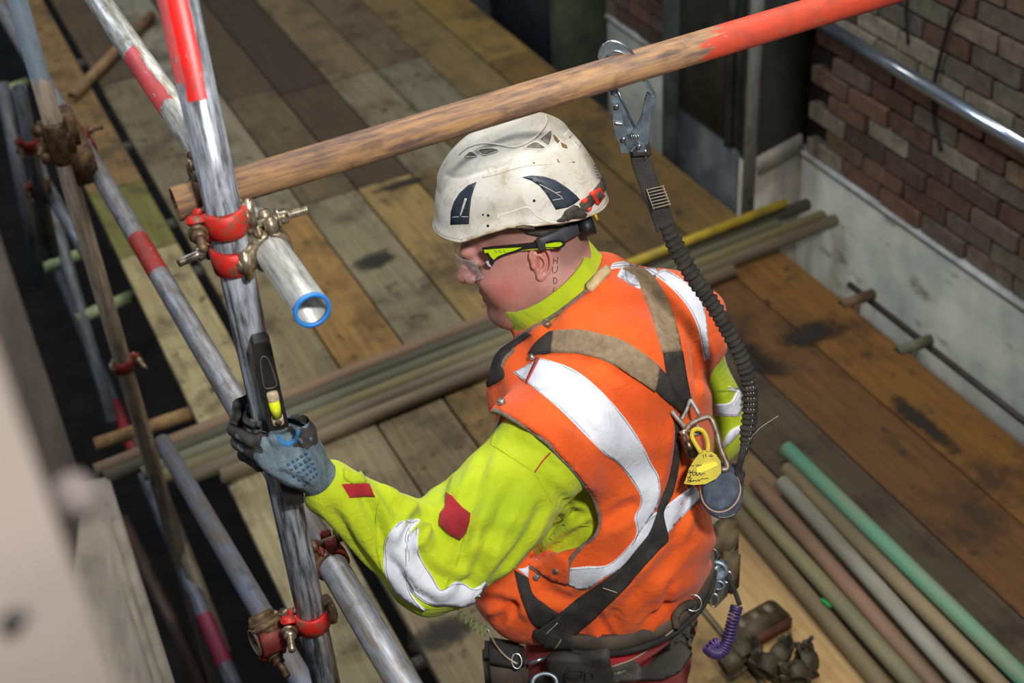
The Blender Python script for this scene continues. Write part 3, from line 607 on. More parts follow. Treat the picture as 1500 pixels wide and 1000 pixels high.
def body_sd(P):
    d = head_sd(P)
    d = sm(d, cone(P, NA, NB-UP*.03, .058, .066), .04)
    d = sm(d, cone(P, hp(-.046, 0, .0), NB+PF*-.01, .052, .058), .04)
    c = (SL+SR)/2
    d = sm(d, ell(P, c-UP*.12, (.17, .11, .20), PAX), .05); d = sm(d, ell(P, PV+UP*.1, (.15, .11, .2), PAX), .05)
    for S, E, Wr in ((SL, EL, WL), (SR, ER, WRR)): d = sm(d, cone(P, S, E, .055, .042), .03); d = sm(d, cone(P, E, Wr, .042, .028), .02); d = sm(d, cone(P, c+UP*.02, S, .05, .055), .03)
    for s, K, Fo in ((-1, KL, FL), (1, KR, FR)): d = sm(d, cone(P, PV+PR*s*.09, K, .085, .058), .03); d = sm(d, cone(P, K, Fo, .055, .038), .02)
    return d
def span(a, b, c, d_, fine, coarse):
    return np.concatenate([np.arange(a, b, coarse), np.arange(b, c, fine), np.arange(c, d_+coarse, coarse)]).astype(np.float32)
hx, hy, hz = HO
V, F = nets(body_sd, None, None, None, axes=[span(.15, hx-.14, hx+.15, 1.35, .0034, .02), span(1.30, hy-.15, hy+.15, 2.1, .0034, .02), span(-.02, hz-.14, hz+.13, hz+.17, .0034, .02)])
V = relax(V, F, 2, .4); HQ = (V-HO)@HAX.T
def col_attr(o, name, C):
    a = o.data.color_attributes.new(name, 'FLOAT_COLOR', 'POINT'); a.data.foreach_set('color', np.concatenate([C, np.ones((len(C), 1))], 1).astype(np.float32).ravel())
def blob(Q, c, r, pw=1.0): return np.exp(-(((Q-np.array(c))/np.array(r))**2).sum(1)*pw)[:, None]
def lerp(a, b, t): return a*(1-t)+np.array(b)*t
def skin_cols(Q):
    C = np.tile(np.array(srgb((204, 148, 138))), (len(Q), 1)); A = np.abs(Q[:, 1]); Qa = np.stack([Q[:, 0], A, Q[:, 2]], 1)
    C = lerp(C, srgb((196, 110, 104)), .75*blob(Qa, (.045, .062, -.035), (.035, .04, .032))); C = lerp(C, srgb((190, 104, 98)), .7*blob(Qa, (.118, 0, -.025), (.02, .02, .02)))
    C = lerp(C, srgb((140, 100, 92)), .65*blob(Qa, (.075, .02, -.09), (.05, .05, .035))); C = lerp(C, srgb((186, 118, 108)), .5*blob(Qa, (-.03, .07, -.10), (.05, .05, .05)))
    hair = np.clip((Q[:, 2]+.2*np.minimum(Q[:, 0]+.03, 0)*-1-.030)/.02, 0, 1)*np.clip((.055-Q[:, 0])/.02, 0, 1)
    bk = np.clip((-.045-Q[:, 0])/.02, 0, 1)*np.clip((Q[:, 2]+.045)/.02, 0, 1); hair = np.maximum(hair, bk)[:, None]; C = lerp(C, srgb((112, 84, 76)), .6*hair)
    C = lerp(C, srgb((168, 84, 82)), .8*blob(Qa, (.100, 0, -.062), (.012, .022, .011)))
    C = lerp(C, srgb((96, 70, 56)), .7*blob(Qa, (.092, .032, .034), (.015, .022, .006)))
    return C
def skin_mat():
    t = NT('skin'); at_ = t.n.new('ShaderNodeAttribute'); at_.attribute_name = 'tone'; v = t.mapping(1); n = t.noise(v, 60, 5, .7); s = t.noise(v, 420, 2, .6)
    c = t.mix(1.0, at_.outputs['Color'], t.ramp(n, .3, .7, (.90, .86, .85, 1), (1.06, 1.04, 1.04, 1)), 'MULTIPLY'); c = t.mix(t.math('MULTIPLY', t.ramp(s, .55, .72), .30), c, srgb((120, 84, 76)))
    t.col(c); t.set(Roughness=.48); t.b.inputs['Subsurface Weight'].default_value = .12; t.b.inputs['Subsurface Radius'].default_value = (.012, .005, .003); t.b.inputs['Subsurface Scale'].default_value = .4
    t.bump(t.noise(v, 500, 2), .12, .001); return t.m
MT['skin'] = skin_mat()
body = link('body', V, F, MT['skin'], person); col_attr(body, 'tone', skin_cols(HQ)); bodyB = bvh_of((V, F))
# --- ears
def ear(s):
    E0 = hp(-.026, s*.072, -.004); o = unit(HL*s*.93-HF*.35); u = unit(HU*.96-HF*.22); u = unit(u-o*u.dot(o)); f = np.cross(u, o)*1.0
    f = f if f.dot(HF) > 0 else -f; AX3 = np.stack([f, o, u]); g = lambda a, b, c: E0+f*a+o*b+u*c
    rim = cr([g(.012, .004, .004), g(.014, .007, .018), g(.004, .010, .030), g(-.010, .013, .028), g(-.018, .015, .012), g(-.017, .014, -.006), g(-.010, .011, -.020), g(.002, .006, -.026)], 6)
    ah = cr([g(.004, .006, .016), g(-.004, .009, .012), g(-.009, .010, .000), g(-.006, .009, -.010), g(.002, .008, -.015)], 4)
    def sd(P):
        d = ell(P, g(-.002, .003, .002), (.0150, .0045, .028), AX3); d = smax(d, -ell(P, g(.000, .010, -.002), (.0085, .0085, .013), AX3), .004)
        for R, r in ((rim, .0036), (ah, .0030)):
            m = None
            for a, b in zip(R[:-1], R[1:]): c = cone(P, a, b, r, r); m = c if m is None else np.minimum(m, c)
            d = sm(d, m, .004)
        d = sm(d, ell(P, g(.002, .006, -.025), (.0085, .0055, .0095), AX3), .006); d = sm(d, ell(P, g(.011, .004, -.004), (.005, .005, .006), AX3), .004)
        return sm(d, ell(P, g(.006, -.006, 0), (.008, .010, .022), AX3), .006)
    V, F = nets(sd, E0-.042, E0+.042, .0013); V = relax(V, F, 2, .4); e = link('ear', V, F, MT['skin'], person)
    q = (V-E0)@AX3.T; C = np.tile(np.array(srgb((212, 150, 134))), (len(V), 1)); C = lerp(C, srgb((170, 86, 84)), .6*blob(q, (0, .004, -.002), (.011, .01, .014))); C = lerp(C, srgb((214, 128, 120)), .5*blob(q, (-.014, .012, .010), (.01, .02, .02)))
    col_attr(e, 'tone', C); return E0
ear(1); ear(-1)
for s in (-1, 1):
    c = hp(.0705, s*.031, .016); MB().lathe([(.0112*math.sin(a), -.0112*math.cos(a)) for a in np.linspace(.01, math.pi-.01, 12)], c, HF, 20).build('eye', basic('eye_white', (225, 220, 214), None, rough=.2), person)
    MB().lathe([(.0001, .0118), (.0050, .0113), (.0056, .0104)], c, HF, 16).build('iris', basic('iris_blue', (86, 104, 118), None, rough=.2), person)
# writing on the neck
ink = basic('skin_ink', (62, 50, 56), None, rough=.6)
def ear_letters():
    L = [[[(806, 377), (806, 386)], [(812, 376), (811, 386)], [(806, 382), (812, 381)]], [[(805, 390), (804, 397), (807, 400), (811, 397), (812, 390)]],
         [[(806, 406), (806, 416), (810, 414), (811, 409), (806, 406)]], [[(808, 421), (805, 423), (806, 427), (807, 429)]]]
    for st in L:
        for s_ in st: cord('lettering', [(x+5, y) for x, y in s_], bodyB, .0007, ink, person, off=.0002, n=5, sub=3)
ear_letters()
# --- yellow jacket
FOLD = lambda P, a=.0035: (a*np.sin(P@np.array([38., 21., 30.])+1.7*np.sin(P@np.array([-17., 29., 12.])))*np.sin(P@np.array([13., -24., 19.])+.6)).astype(np.float32)
CH = (SL+SR)/2
CC0 = at(814, 425, 2.425); CFR = cw((-.80, .52, .30)); CSD = unit(HL-CFR*CFR.dot(HL)); CAX = np.cross(CFR, CSD)
def jacket_sd(P):
    d = ell(P, CH-UP*.13+PF*.035-PR*.008, (.188, .158, .22), PAX); d = sm(d, ell(P, PV+UP*.14, (.165, .14, .17), PAX), .06)
    d = sm(d, cone(P, CH+UP*.03, NB-UP*.01, .10, .075), .04)
    for S, E, Wr in ((SL, EL, WL), (SR, ER, WRR)):
        a = sm(cone(P, S, E, .080, .080) if S is SL else cone(P, S-UP*.03-PR*.02, E, .070, .070), cone(P, E, Wr-.02*unit(Wr-E), .074, .044), .018); a = sm(a, cone(P, CH+UP*.0, S, .09, .074), .04)
        d = sm(d, a, .04)
    d = sm(d, ell(P, at(715, 770, 2.22), (.085, .075, .075)), .05)
    d = sm(d, ell(P, at(642, 836, 2.21), (.062, .062, .055)), .04)
    d = smax(d+FOLD(P, .0045), (P-WL.astype(np.float32))@unit(WL-EL).astype(np.float32)-.012, .003)
    return smax(d, .97-P[:, 2], .01)
V, F = nets(jacket_sd, np.minimum.reduce([WL, EL, SL, PV+UP*.2])-.14, np.maximum.reduce([SR, ER, NB, WRR])+(.12, .14, .10), .0055)
V = relax(V, F, 2, .5)
V = crease(V, F, [([(618, 752), (606, 772), (590, 800)], .010, 0.0256), ([(618, 750), (640, 770), (650, 800)], .012, 0.0128), ([(556, 708), (600, 742), (618, 752)], .012, -0.0096),
    ([(500, 700), (540, 745), (560, 800), (600, 870)], .010, 0.0064), ([(530, 715), (552, 760), (566, 800)], .009, 0.0080), ([(480, 735), (520, 800), (566, 850)], .010, 0.0080),
    ([(700, 650), (655, 700), (640, 740)], .012, 0.0064), ([(712, 660), (690, 740), (668, 840)], .011, 0.0080), ([(760, 700), (730, 760), (690, 850), (655, 880)], .011, 0.0096), ([(800, 730), (770, 790), (720, 850)], .012, 0.0080),
    ([(860, 750), (820, 762), (800, 790)], .009, 0.0096), ([(870, 765), (840, 785), (800, 812)], .008, 0.0096), ([(785, 690), (830, 740), (845, 760)], .010, 0.0064), ([(735, 640), (790, 665), (820, 700)], .010, 0.0048), ([(640, 800), (700, 780), (760, 790)], .014, 0.0064), ([(575, 820), (600, 860), (640, 885)], .009, 0.0096), ([(600, 800), (640, 845), (700, 860)], .010, 0.0096)])
V = relax(V, F, 1, .3)
MT['yellow'] = cloth('yellow_cloth', (190, 206, 18), (166, 188, 10), soil=(150, 166, 20))
jacket = link('jacket', V, F, MT['yellow'], person, label='fluorescent yellow jacket sleeves'); jackB = bvh_of((V, F)); JV, JF = V, F
# collar
def collar():
    C0, fr, sd, ax = CC0, CFR, CSD, CAX; rows = []
    for r, h in ((.106, -.040), (.094, -.018), (.088, .004), (.087, .035), (.0845, .0365), (.082, .018), (.082, -.03)):
        rows.append([C0+ax*h+fr*(r*1.11*math.cos(t)+.003*math.sin(5*t)+.002*math.sin(9*t))+sd*(r*1.13*math.sin(t)) for t in np.linspace(0, 2*math.pi, 96, endpoint=False)])
    v = np.array(rows).reshape(-1, 3); f = [(k*96+i, k*96+(i+1) % 96, (k+1)*96+(i+1) % 96, (k+1)*96+i) for k in range(6) for i in range(96)]; return v, f
cv, cf = collar(); link('collar', cv, cf, MT['yellow'], jacket)
# --- orange vest
ARMH = [(675, 650), (689, 621), (702, 610), (720, 606), (727, 601), (754, 615), (782, 633), (804, 649), (820, 668), (833, 681), (847, 697), (867, 724), (877, 750), (879, 770), (871, 787), (853, 800), (826, 806), (790, 822), (740, 800), (690, 740), (660, 690)]
def pxpoly(P, poly, dmax=2.50):
    """distance field of the armhole opening, cut as a tapering prism through the near side of the garment"""
    c = (P-CAM.astype(np.float32))@M3.astype(np.float32); X = 750+FPX*c[:, 0]/c[:, 2]; Y = 500+FPX*c[:, 1]/c[:, 2]; pl = np.array(poly, np.float32); dm = np.full(len(P), 1e9, np.float32); ins = np.zeros(len(P), bool)
    for a, b in zip(pl, np.roll(pl, -1, 0)):
        ab = b-a; t = np.clip(((X-a[0])*ab[0]+(Y-a[1])*ab[1])/(ab@ab), 0, 1); dm = np.minimum(dm, np.hypot(X-a[0]-t*ab[0], Y-a[1]-t*ab[1]))
        cr_ = ((a[1] > Y) != (b[1] > Y)) & (X < (b[0]-a[0])*(Y-a[1])/(b[1]-a[1]+1e-9)+a[0]); ins ^= cr_
    return np.maximum(np.where(ins, -dm, dm)*c[:, 2]/FPX, c[:, 2]-dmax)
def vest_sd(P):
    d = ell(P, CH-UP*.13+PF*.035, (.220, .190, .215), PAX); d = sm(d, ell(P, PV+UP*.15+PF*.01, (.190, .195, .205), PAX), .07)
    d = sm(d, cone(P, SL+PR*.005+PF*.01, SR-PR*.035, .110, .100), .05); d = sm(d, cone(P, CH+UP*.03, CC0-CAX*.028, .115, .112), .04); d = sm(d, cone(P, at(900, 442, 2.46), at(985, 470, 2.50), .074, .088), .03)
    d = smax(d, -cone(P, CC0-CAX*.07, CC0+CAX*.3, .088, .10), .006); d = smax(d, (P-(CC0+CAX*.004).astype(np.float32))@CAX.astype(np.float32), .006)
    d = sm(d, ell(P, PV+UP*.03+PF*.02, (.200, .198, .11), PAX), .04)
    d = sm(d, ell(P, at(768, 565, 2.42), (.06, .065, .075)), .04); d = sm(d, ell(P, at(772, 850, 2.52), (.105, .105, .11)), .05)
    d = d+FOLD(P, .006)
    hh = pxpoly(P, ARMH); d = smax(d, -hh, .005)
    d = smax(d, -cone(P, SR+PR*.085-UP*.075, SR+PR*.40-UP*.18, .086, .10), .006)
    d = smax(d, -cone(P, CC0-CAX*.07, CC0+CAX*.3, .088, .10), .006)
    return smax(d, (.862+.25*np.clip((P-PV.astype(np.float32))@PF.astype(np.float32), -.2, .25)-P[:, 2]), .03)
V, F = nets(vest_sd, CH-(.36, .34, .62), CH+(.36, .36, .20), .006); V = relax(V, F, 2, .5)
V = crease(V, F, [([(985, 620), (930, 560), (900, 540)], .012, 0.0045), ([(960, 790), (900, 860), (860, 900)], .012, 0.0060), ([(1020, 780), (950, 850), (880, 920)], .015, 0.0075), ([(1020, 700), (1000, 760), (985, 800)], .012, 0.0090), ([(1000, 610), (990, 680), (965, 760)], .012, 0.0090),
    ([(880, 770), (910, 750), (935, 735)], .012, 0.0090), ([(760, 880), (740, 900), (722, 915)], .010, 0.0105), ([(790, 860), (840, 880), (880, 850)], .012, 0.0075), ([(935, 930), (960, 900), (990, 880)], .010, 0.0090), ([(700, 880), (745, 885), (760, 915)], .01, 0.0090), ([(880, 430), (900, 480), (930, 520)], .012, 0.0045), ([(1010, 470), (1020, 540), (1020, 600)], .012, 0.0060), ([(800, 600), (870, 640), (900, 700)], .014, 0.0045), ([(900, 940), (880, 915), (870, 890)], .009, 0.0075), ([(980, 905), (975, 880), (985, 850)], .009, 0.0075)])
MT['orange'] = cloth('orange_cloth', (240, 98, 22), (226, 80, 14), soil=(190, 76, 40))
vest = link('vest', V, F, MT['orange'], person, label='orange high-visibility vest'); vestB = bvh_of((V, F)); VV, VF = V, F
bothB = bvh_of((VV, VF), (JV, JF), (cv, cf))
# --- trousers and boots
def trous_sd(P):
    d = ell(P, PV+UP*.02, (.190, .172, .13), PAX)
    for s, K, Fo in ((-1, KL, FL), (1, KR, FR)): d = sm(d, cone(P, PV+PR*s*.085-UP*.03, K, .122, .090), .03); d = sm(d, cone(P, K, Fo-UP*.02, .080, .070), .03)
    return smax(d+FOLD(P, .006), .04-P[:, 2], .01)
V, F = nets(trous_sd, np.array([PV[0]-.36, PV[1]-.34, .0]), np.array([PV[0]+.38, PV[1]+.34, 1.08]), .010); V = relax(V, F, 2, .5)
MT['redcloth'] = cloth('red_trouser_cloth', (206, 26, 42), (170, 16, 30)); MT['darkcloth'] = cloth('dark_grey_cloth', (86, 80, 72), (62, 58, 54))
trousers = link('trousers', V, F, MT['redcloth'], person, label='red work trousers with dark grey panels'); trB = bvh_of((V, F))
allB = bvh_of((VV, VF), (JV, JF), (V, F))
for s, Fo in ((-1, FL), (1, FR)):
    g = Fo*np.array([1, 1, 0])
    V, F = nets(lambda P: smax(sm(cone(P, g+UP*.16, g+UP*.06, .062, .058), sm(cone(P, g+UP*.045-PF*.02, g+UP*.045+PF*.13, .052, .050), ell(P, g+PF*.14+UP*.045, (.052, .07, .045), PAX), .02), .03), .012-P[:, 2], .004), g-(.2, .24, .02), g+(.2, .24, .25), .009)
    bt = link('boot', V, F, basic('boot_leather_'+str(s), (70, 54, 40), (44, 36, 30), 20, .6, 0, .2), person); MB().box(g+PF*.055+UP*.010, (.10, .30, .020), ax=PAX, bev=.009).build('sole', MT['black'], bt)
print('joints', SL, SR, NB, EL, WL, HO)
for n_, p_ in dict(chin=hp(.1, 0, -.11), nose=hp(.128, 0, -.025), ear=hp(-.026, .08, 0), helmC=hp(-.026, 0, .077), KL=KL, FL=FL).items(): print(n_, [round(float(x), 2) for x in px_of(p_)])
# ------------------------------------------------------------------ glove gripping the upright
MT['knit'] = basic('grey_knit', (122, 140, 150), (84, 98, 108), 60, .95, 0, .9, 420, .0025, stretch=(1, 1, .4)); MT['coat'] = basic('black_latex', (70, 66, 64), (40, 38, 38), 50, .75, 0, .5, 120)
UPT = lambda px, py: ony(px, py, UY)
hA = unit(at(392, 640, 2.03)-WL); hN = -unit(ray(420, 650)); hS = unit(np.cross(hA, hN)); hN = np.cross(hS, hA)       # along hand, out of its back, sideways
palm_c = at(424, 662, 2.005)
def finger(pts, rs):
    return list(zip(pts[:-1], pts[1:], rs[:-1], rs[1:]))
uc = lambda py, dx, dn: np.array([UX, UY, 0])+np.array([0, 0, upz(py)])+tanR*dx+nrmcam*dn
fing = [finger([at(410, 622, 1.975), uc(592, -.022, .040), uc(594, -.044, .012), uc(600, -.036, -.026), uc(603, -.008, -.040)], [.0135, .0125, .0115, .0105, .0095]),
        finger([at(398, 640, 1.985), uc(611, -.030, .040), uc(612, -.050, .010), uc(616, -.040, -.026), uc(620, -.010, -.040)], [.0140, .0128, .0118, .0108, .0095]),
        finger([at(394, 654, 1.995), uc(632, -.030, .038), uc(632, -.050, .008), uc(634, -.040, -.026), uc(637, -.012, -.040)], [.0135, .0125, .0115, .0105, .0095]),
        finger([at(400, 668, 2.005), uc(652, -.026, .036), uc(652, -.046, .006), uc(653, -.038, -.024), uc(655, -.014, -.038)], [.0120, .0112, .0102, .0095, .0088])]
thumb = finger([at(452, 668, 2.01), at(448, 634, 1.985), at(432, 608, 1.975), at(418, 598, 1.970)], [.018, .0155, .0135, .0115])
def glove_sd(P):
    d = ell(P, palm_c, (.050, .042, .021), np.stack([hA, hS, hN])); d = sm(d, ell(P, at(405, 646, 2.0), (.030, .040, .018), np.stack([hA, hS, hN])), .02)
    d = sm(d, cone(P, at(442, 678, 2.03), WL+(WL-EL)*.0, .036, .029), .025)
    for fg in fing:
        m = None
        for a, b, ra, rb in fg: c = cone(P, a, b, ra, rb); m = c if m is None else sm(m, c, .004)
        d = sm(d, m, .007)
    m = None
    for a, b, ra, rb in thumb: c = cone(P, a, b, ra, rb); m = c if m is None else sm(m, c, .005)
    d = sm(d, m, .009)
    return d
V, F = nets(glove_sd, WL-np.array([.22, .11, .06]), WL+np.array([.04, .10, .14]), .0026); V = relax(V, F, 1, .4)
V = crease(V, F, [([(392, 612), (388, 640), (400, 660)], .004, .004), ([(372, 606), (380, 625), (384, 650)], .0035, .003), ([(440, 640), (452, 665), (468, 690)], .005, -.002), ([(405, 690), (430, 700), (455, 716)], .005, .003)])
tips = np.concatenate([np.array([x[0] for x in fg[1:]]+[fg[-1][1]]) for fg in fing]+[np.array([x[0] for x in thumb[1:]]+[thumb[-1][1]])])
Fc = V[F].mean(1); dd = np.min(np.linalg.norm(Fc[:, None]-tips[None], axis=2), axis=1)+.004*np.sin(Fc[:, 2]*300)+.003*np.sin(Fc[:, 0]*410)
glove = link('glove', V, F, [MT['knit'], MT['coat']], person, label='blue-grey knitted glove with dark coated fingers'); glove.data.polygons.foreach_set('material_index', (dd < .0215).astype(np.int32)); glove.data.update()
gB = bvh_of((V, F)); blu = basic('blue_print', (40, 128, 188), (60, 110, 150), 200, .8, lo=.3, hi=.8); dbl = basic('dark_blue_print', (36, 84, 124), (70, 100, 122), 300, .9)
patch('printed_curve', [(404, 638), (410, 650), (422, 655), (434, 648), (440, 630), (434, 630), (430, 642), (421, 647), (413, 642), (409, 636)], gB, blu, glove, off=.0002, th=.0004, step=4)
for i, ln in enumerate([[(420, 682), (436, 672), (452, 662)], [(424, 690), (440, 680), (458, 669)], [(428, 699), (444, 688), (462, 676)], [(436, 704), (450, 694), (464, 684)], [(444, 711), (456, 701), (466, 692)]]):
    for k in range(5):
        a = np.array(ln[0])+(np.array(ln[-1])-np.array(ln[0]))*(k/5+.02); b = np.array(ln[0])+(np.array(ln[-1])-np.array(ln[0]))*(k/5+.15); w = 2.6 if i != 1 else 3.4; nn_ = np.array([b[1]-a[1], a[0]-b[0]]); nn_ = nn_/np.linalg.norm(nn_)*w
        patch('printed_mark', [tuple(a-nn_*.8), tuple(b-nn_*.7), tuple(b+nn_*(.9 if k % 2 else .5)), tuple(a+nn_)], gB, dbl, glove, off=.0001, th=.0003, step=5)
def rhand(P):
    w = WRR; d = cone(P, w-PF*.03, w+PF*.05, .034, .036); d = sm(d, ell(P, w+PF*.085, (.042, .05, .022), PAX), .02)
    for i in range(4): b = w+PF*.115+PR*(.030-.02*i); d = sm(d, cone(P, b, b+PF*.035-UP*.018, .011, .010), .006); d = sm(d, cone(P, b+PF*.035-UP*.018, b+PF*.040-UP*.050, .010, .009), .004)
    d = sm(d, cone(P, w+PF*.06-PR*.035, w+PF*.10-PR*.06-UP*.01, .013, .010), .008); return d
V, F = nets(rhand, WRR-.12, WRR+.20, .005); link('glove', V, F, MT['knit'], person)
# ------------------------------------------------------------------ spirit level
lvl = empty('spirit_level', uc(690, .010, .036), 'black torpedo spirit level with a bright yellow vial, held against the upright', 'spirit level')
LA = np.stack([tanR, nrmcam, UP])
def lp(py, dx, dn=.0): return uc(py, .012+dx, .037+dn)
lm = basic('level_body', (58, 54, 50), (38, 36, 34), 60, .45, .3, .4, 200)
zt, zbm = upz(476), upz(712)
body_o = [lp(476, -.010), lp(476, .008), lp(482, .0125), lp(700, .015), lp(712, .013), lp(712, -.014), lp(700, -.016), lp(482, -.0145)]
MB().prism(body_o, nrmcam, .024).build('body', lm, lvl, smooth=False)
ln2 = basic('level_groove', (40, 38, 36), (30, 28, 27), 60, .6)
gv = MB(); g1 = [lp(500, -.006, .0125), lp(500, .004, .0125), lp(534, .009, .0125), lp(541, .006, .0125), lp(541, -.006, .0125), lp(534, -.009, .0125)]
gv.sweep(cr(g1, 5, True), .0011, 6, closed=True); gv.build('groove_rim', basic('level_rim', (92, 86, 80), None, rough=.5), lvl)
MB().prism(g1, nrmcam, .0010).build('groove', ln2, lvl, smooth=False)
cream = basic('cream_plastic', (214, 200, 172), (180, 160, 130), 80, .5); vz = [upz(550), upz(592)]
for pa_, pb_ in ((548, 562), (580, 595)):
    MB().sweep([lp(pa_, 0, .011), lp(pa_+2, 0, .014), lp(pb_-2, 0, .014), lp(pb_, 0, .011)], [.0075, .0085, .0085, .0075], 16, flat=.45, upv=tanR).build('vial_cap', cream, lvl)
MB().cyl(lp(589, 0, .0175), lp(589, 0, .0192), .0048, 14).build('screw', MT['rust'], lvl)
vm = NT('vial_fluid'); vm.col(srgb((226, 236, 12))); vm.set(Roughness=.08); vm.b.inputs['Coat Weight'].default_value = .6
vial = MB().cyl(lp(560, 0, .0135), lp(582, 0, .0135), .0078, 20).build('vial', vm.m, lvl)
MB().sweep([lp(566, 0, .0175), lp(569, 0, .019), lp(573, 0, .019), lp(576, 0, .0175)], [.001, .0028, .0028, .001], 12).build('bubble', basic('bubble', (240, 246, 140), None, rough=.1), vial)
# ------------------------------------------------------------------ helmet
HC = hp(-.020, 0, .072)
tb = math.radians(3); HF2 = unit(HF*math.cos(tb)+HU*math.sin(tb)*-1*-.0); HU2 = unit(HU-HF2*HU.dot(HF2))
NA_, NV = 144, 60
def rimz(a):   # a azimuth 0 front, left positive
    x = abs(a); t = np.interp(x, [0, .5, .9, 1.2, 1.5, 1.9, 2.3, 2.7, 3.15], [.030, .022, .014, .020, .020, .000, -.022, -.036, -.042]); return t
def helm_pt(a, v, dr=0):
    """v 0 rim .. 1 top"""
    z0 = rimz(a); ph0 = math.asin(max(-.6, min(.6, z0/.150))); ph = ph0+(math.pi/2-ph0)*v
    cx, cy, sz = math.cos(a), math.sin(a), math.sin(ph); r = max(0, math.cos(ph))**.86
    ex_ = .150 if cx < 0 else .146; x = ex_*cx*r; y = .116*cy*r; z = .150*sz
    x -= .010*max(0, sz)**2; z += .010*max(0, -cx)*math.cos(ph)*max(0, sz)*2.2
    fl = math.exp(-(v/.05)**2); k = 1+.045*fl*(1.2 if abs(a) < .9 else .5)
    x *= k; y *= k
    # raised crown plate
    e = (abs(y)/.050)**4+((x+.008)/.118)**6
    up = .0055/(1+math.exp((e-1)*9)) if z > .09 else 0
    # sunken band above the ear and crease line over it
    sd_ = math.exp(-((abs(a)-1.35)/.42)**4)*math.exp(-((v-.10)/.10)**2)*-.005
    cl = -.0022*math.exp(-((v-.50)/.018)**2)*(1 if .5 < abs(a) < 2.6 else 0)
    n = unit((x/.150**2, y/.116**2, z/.15**2)); q = np.array([x, y, z])+n*(up+sd_+cl+dr); return HC+HF2*q[0]+HL*q[1]+HU2*q[2]
hv = []; hf = []
for layer, dr in ((0, 0), (1, -.004)):
    for j in range(NV+1):
        for i in range(NA_):
            a = 2*math.pi*i/NA_; a = a if a <= math.pi else a-2*math.pi; hv.append(helm_pt(a, min(.9999, (j/NV)**.9), dr))
for L_ in (0, 1):
    b = L_*(NV+1)*NA_
    for j in range(NV):
        for i in range(NA_):
            q = (b+j*NA_+i, b+j*NA_+(i+1) % NA_, b+(j+1)*NA_+(i+1) % NA_, b+(j+1)*NA_+i); hf.append(q if L_ == 0 else q[::-1])
b1_ = (NV+1)*NA_; hf += [(i, b1_+i, b1_+(i+1) % NA_, (i+1) % NA_) for i in range(NA_)]
def helm_mat():
    t = NT('helmet_shell'); v = t.mapping(1); n = t.noise(v, 14, 6, .65); s = t.noise(v, 30, 6, .7, .8); sc = t.noise(t.mapping((1, 1, 6)), 60, 4, .7)
    c = t.mix(t.ramp(n, .35, .75), srgb((228, 224, 214)), srgb((200, 192, 174))); c = t.mix(t.math('MULTIPLY', t.ramp(s, .52, .70), .6), c, srgb((164, 142, 112)))
    c = t.mix(t.math('MULTIPLY', t.ramp(sc, .60, .68), .4), c, srgb((140, 128, 112))); t.col(c); t.set(Roughness=.42); t.bump(s, .12, .001); return t.m
helmet = empty('safety_helmet', HC-HU*.02, 'scuffed white climbing-style safety helmet with dark reflective flashes on the worker', 'helmet')
shell = link('shell', hv, hf, helm_mat(), helmet); hB = bvh_of((hv[:b1_], [f for f in hf if max(f) < b1_]))
rimp = [helm_pt(a, 0, -.002) for a in np.linspace(-math.pi, math.pi, 97)[:-1]]; MB().sweep(rimp, .0030, 8, closed=True).build('rim', basic('rim_edge', (222, 212, 192), (180, 160, 130), 40, .5), shell)
refl = basic('dark_reflector', (56, 66, 78), (44, 52, 62), 60, .45, .1); vent = basic('vent_shadow', (140, 132, 120), (104, 98, 90), 90, .8)
def hpoly(z, sc=5.0, o=(620, 150)): return [(o[0]+x/sc, o[1]+y/sc) for x, y in z]
patch('reflector', hpoly([(392, 580), (330, 606), (270, 660), (228, 725), (204, 800), (200, 895), (336, 890), (340, 800), (352, 700), (372, 630)]), hB, refl, shell, off=.0002, th=.0006)
patch('reflector', hpoly([(722, 548), (790, 534), (880, 540), (970, 570), (1060, 630), (1120, 680), (1146, 712), (1110, 740), (1060, 768), (970, 786), (940, 735), (900, 670), (850, 610), (790, 572)]), hB, refl, shell, off=.0002, th=.0006)
wl_ = basic('white_scratch', (206, 200, 190), None)
for z in ([(306, 700), (290, 750), (268, 830), (274, 836), (300, 770), (322, 704)],): patch('reflector_gap', hpoly(z), hB, wl_, shell, off=.0007, th=.0004, step=3)
for z in ([(850, 600), (930, 640), (1010, 690), (1020, 710)], [(945, 715), (1010, 705)], [(970, 660), (1006, 655)], [(214, 840), (262, 836)], [(280, 836), (330, 836)]): cord('reflector_line', hpoly(z), hB, .0006, wl_, shell, off=.0008)
for z in ([(303, 398), (352, 358), (392, 396)], [(400, 350), (450, 338), (520, 338), (552, 354), (500, 372), (440, 388)], [(738, 336), (815, 290), (868, 312), (898, 336), (840, 344)], [(848, 272), (935, 205), (942, 250), (920, 318), (880, 296)]):
    patch('vent', hpoly(z), hB, vent, shell, off=.0001, th=.0003, step=4); cord('vent_edge', hpoly(z+z[:1]), hB, .0010, basic('vent_lip', (228, 222, 206), None, rough=.5), shell, off=.0004)
for x, y in ((438, 822), (476, 826), (474, 903), (812, 719)): h_, n_, _ = hit(hB, 620+x/5, 150+y/5); MB().cyl(h_-n_*.002, h_+n_*.0006, .0024 if x != 438 else .0017, 12).build('rivet', MT['black'], shell)
patch('sticker', hpoly([(1060, 196), (1168, 294), (1138, 354), (1026, 238)]), hB, basic('sticker', (222, 218, 206), (200, 196, 184), 60, .6), shell, off=.0002, th=.0004, step=4)
for z in ([(1062, 262), (1090, 240)], [(1066, 250), (1084, 262)], [(1110, 292), (1124, 300)], [(1128, 308), (1136, 318)]): cord('sticker_print', hpoly(z), hB, .0004, ink, shell, off=.0008)
for k in range(7):
    x, y = 1226+k*8, 420+k*22; cord('embossed_mark', hpoly([(x, y), (x+16, y-5), (x+20, y+8)]), hB, .0004, ink, shell, off=.0004, sub=2)
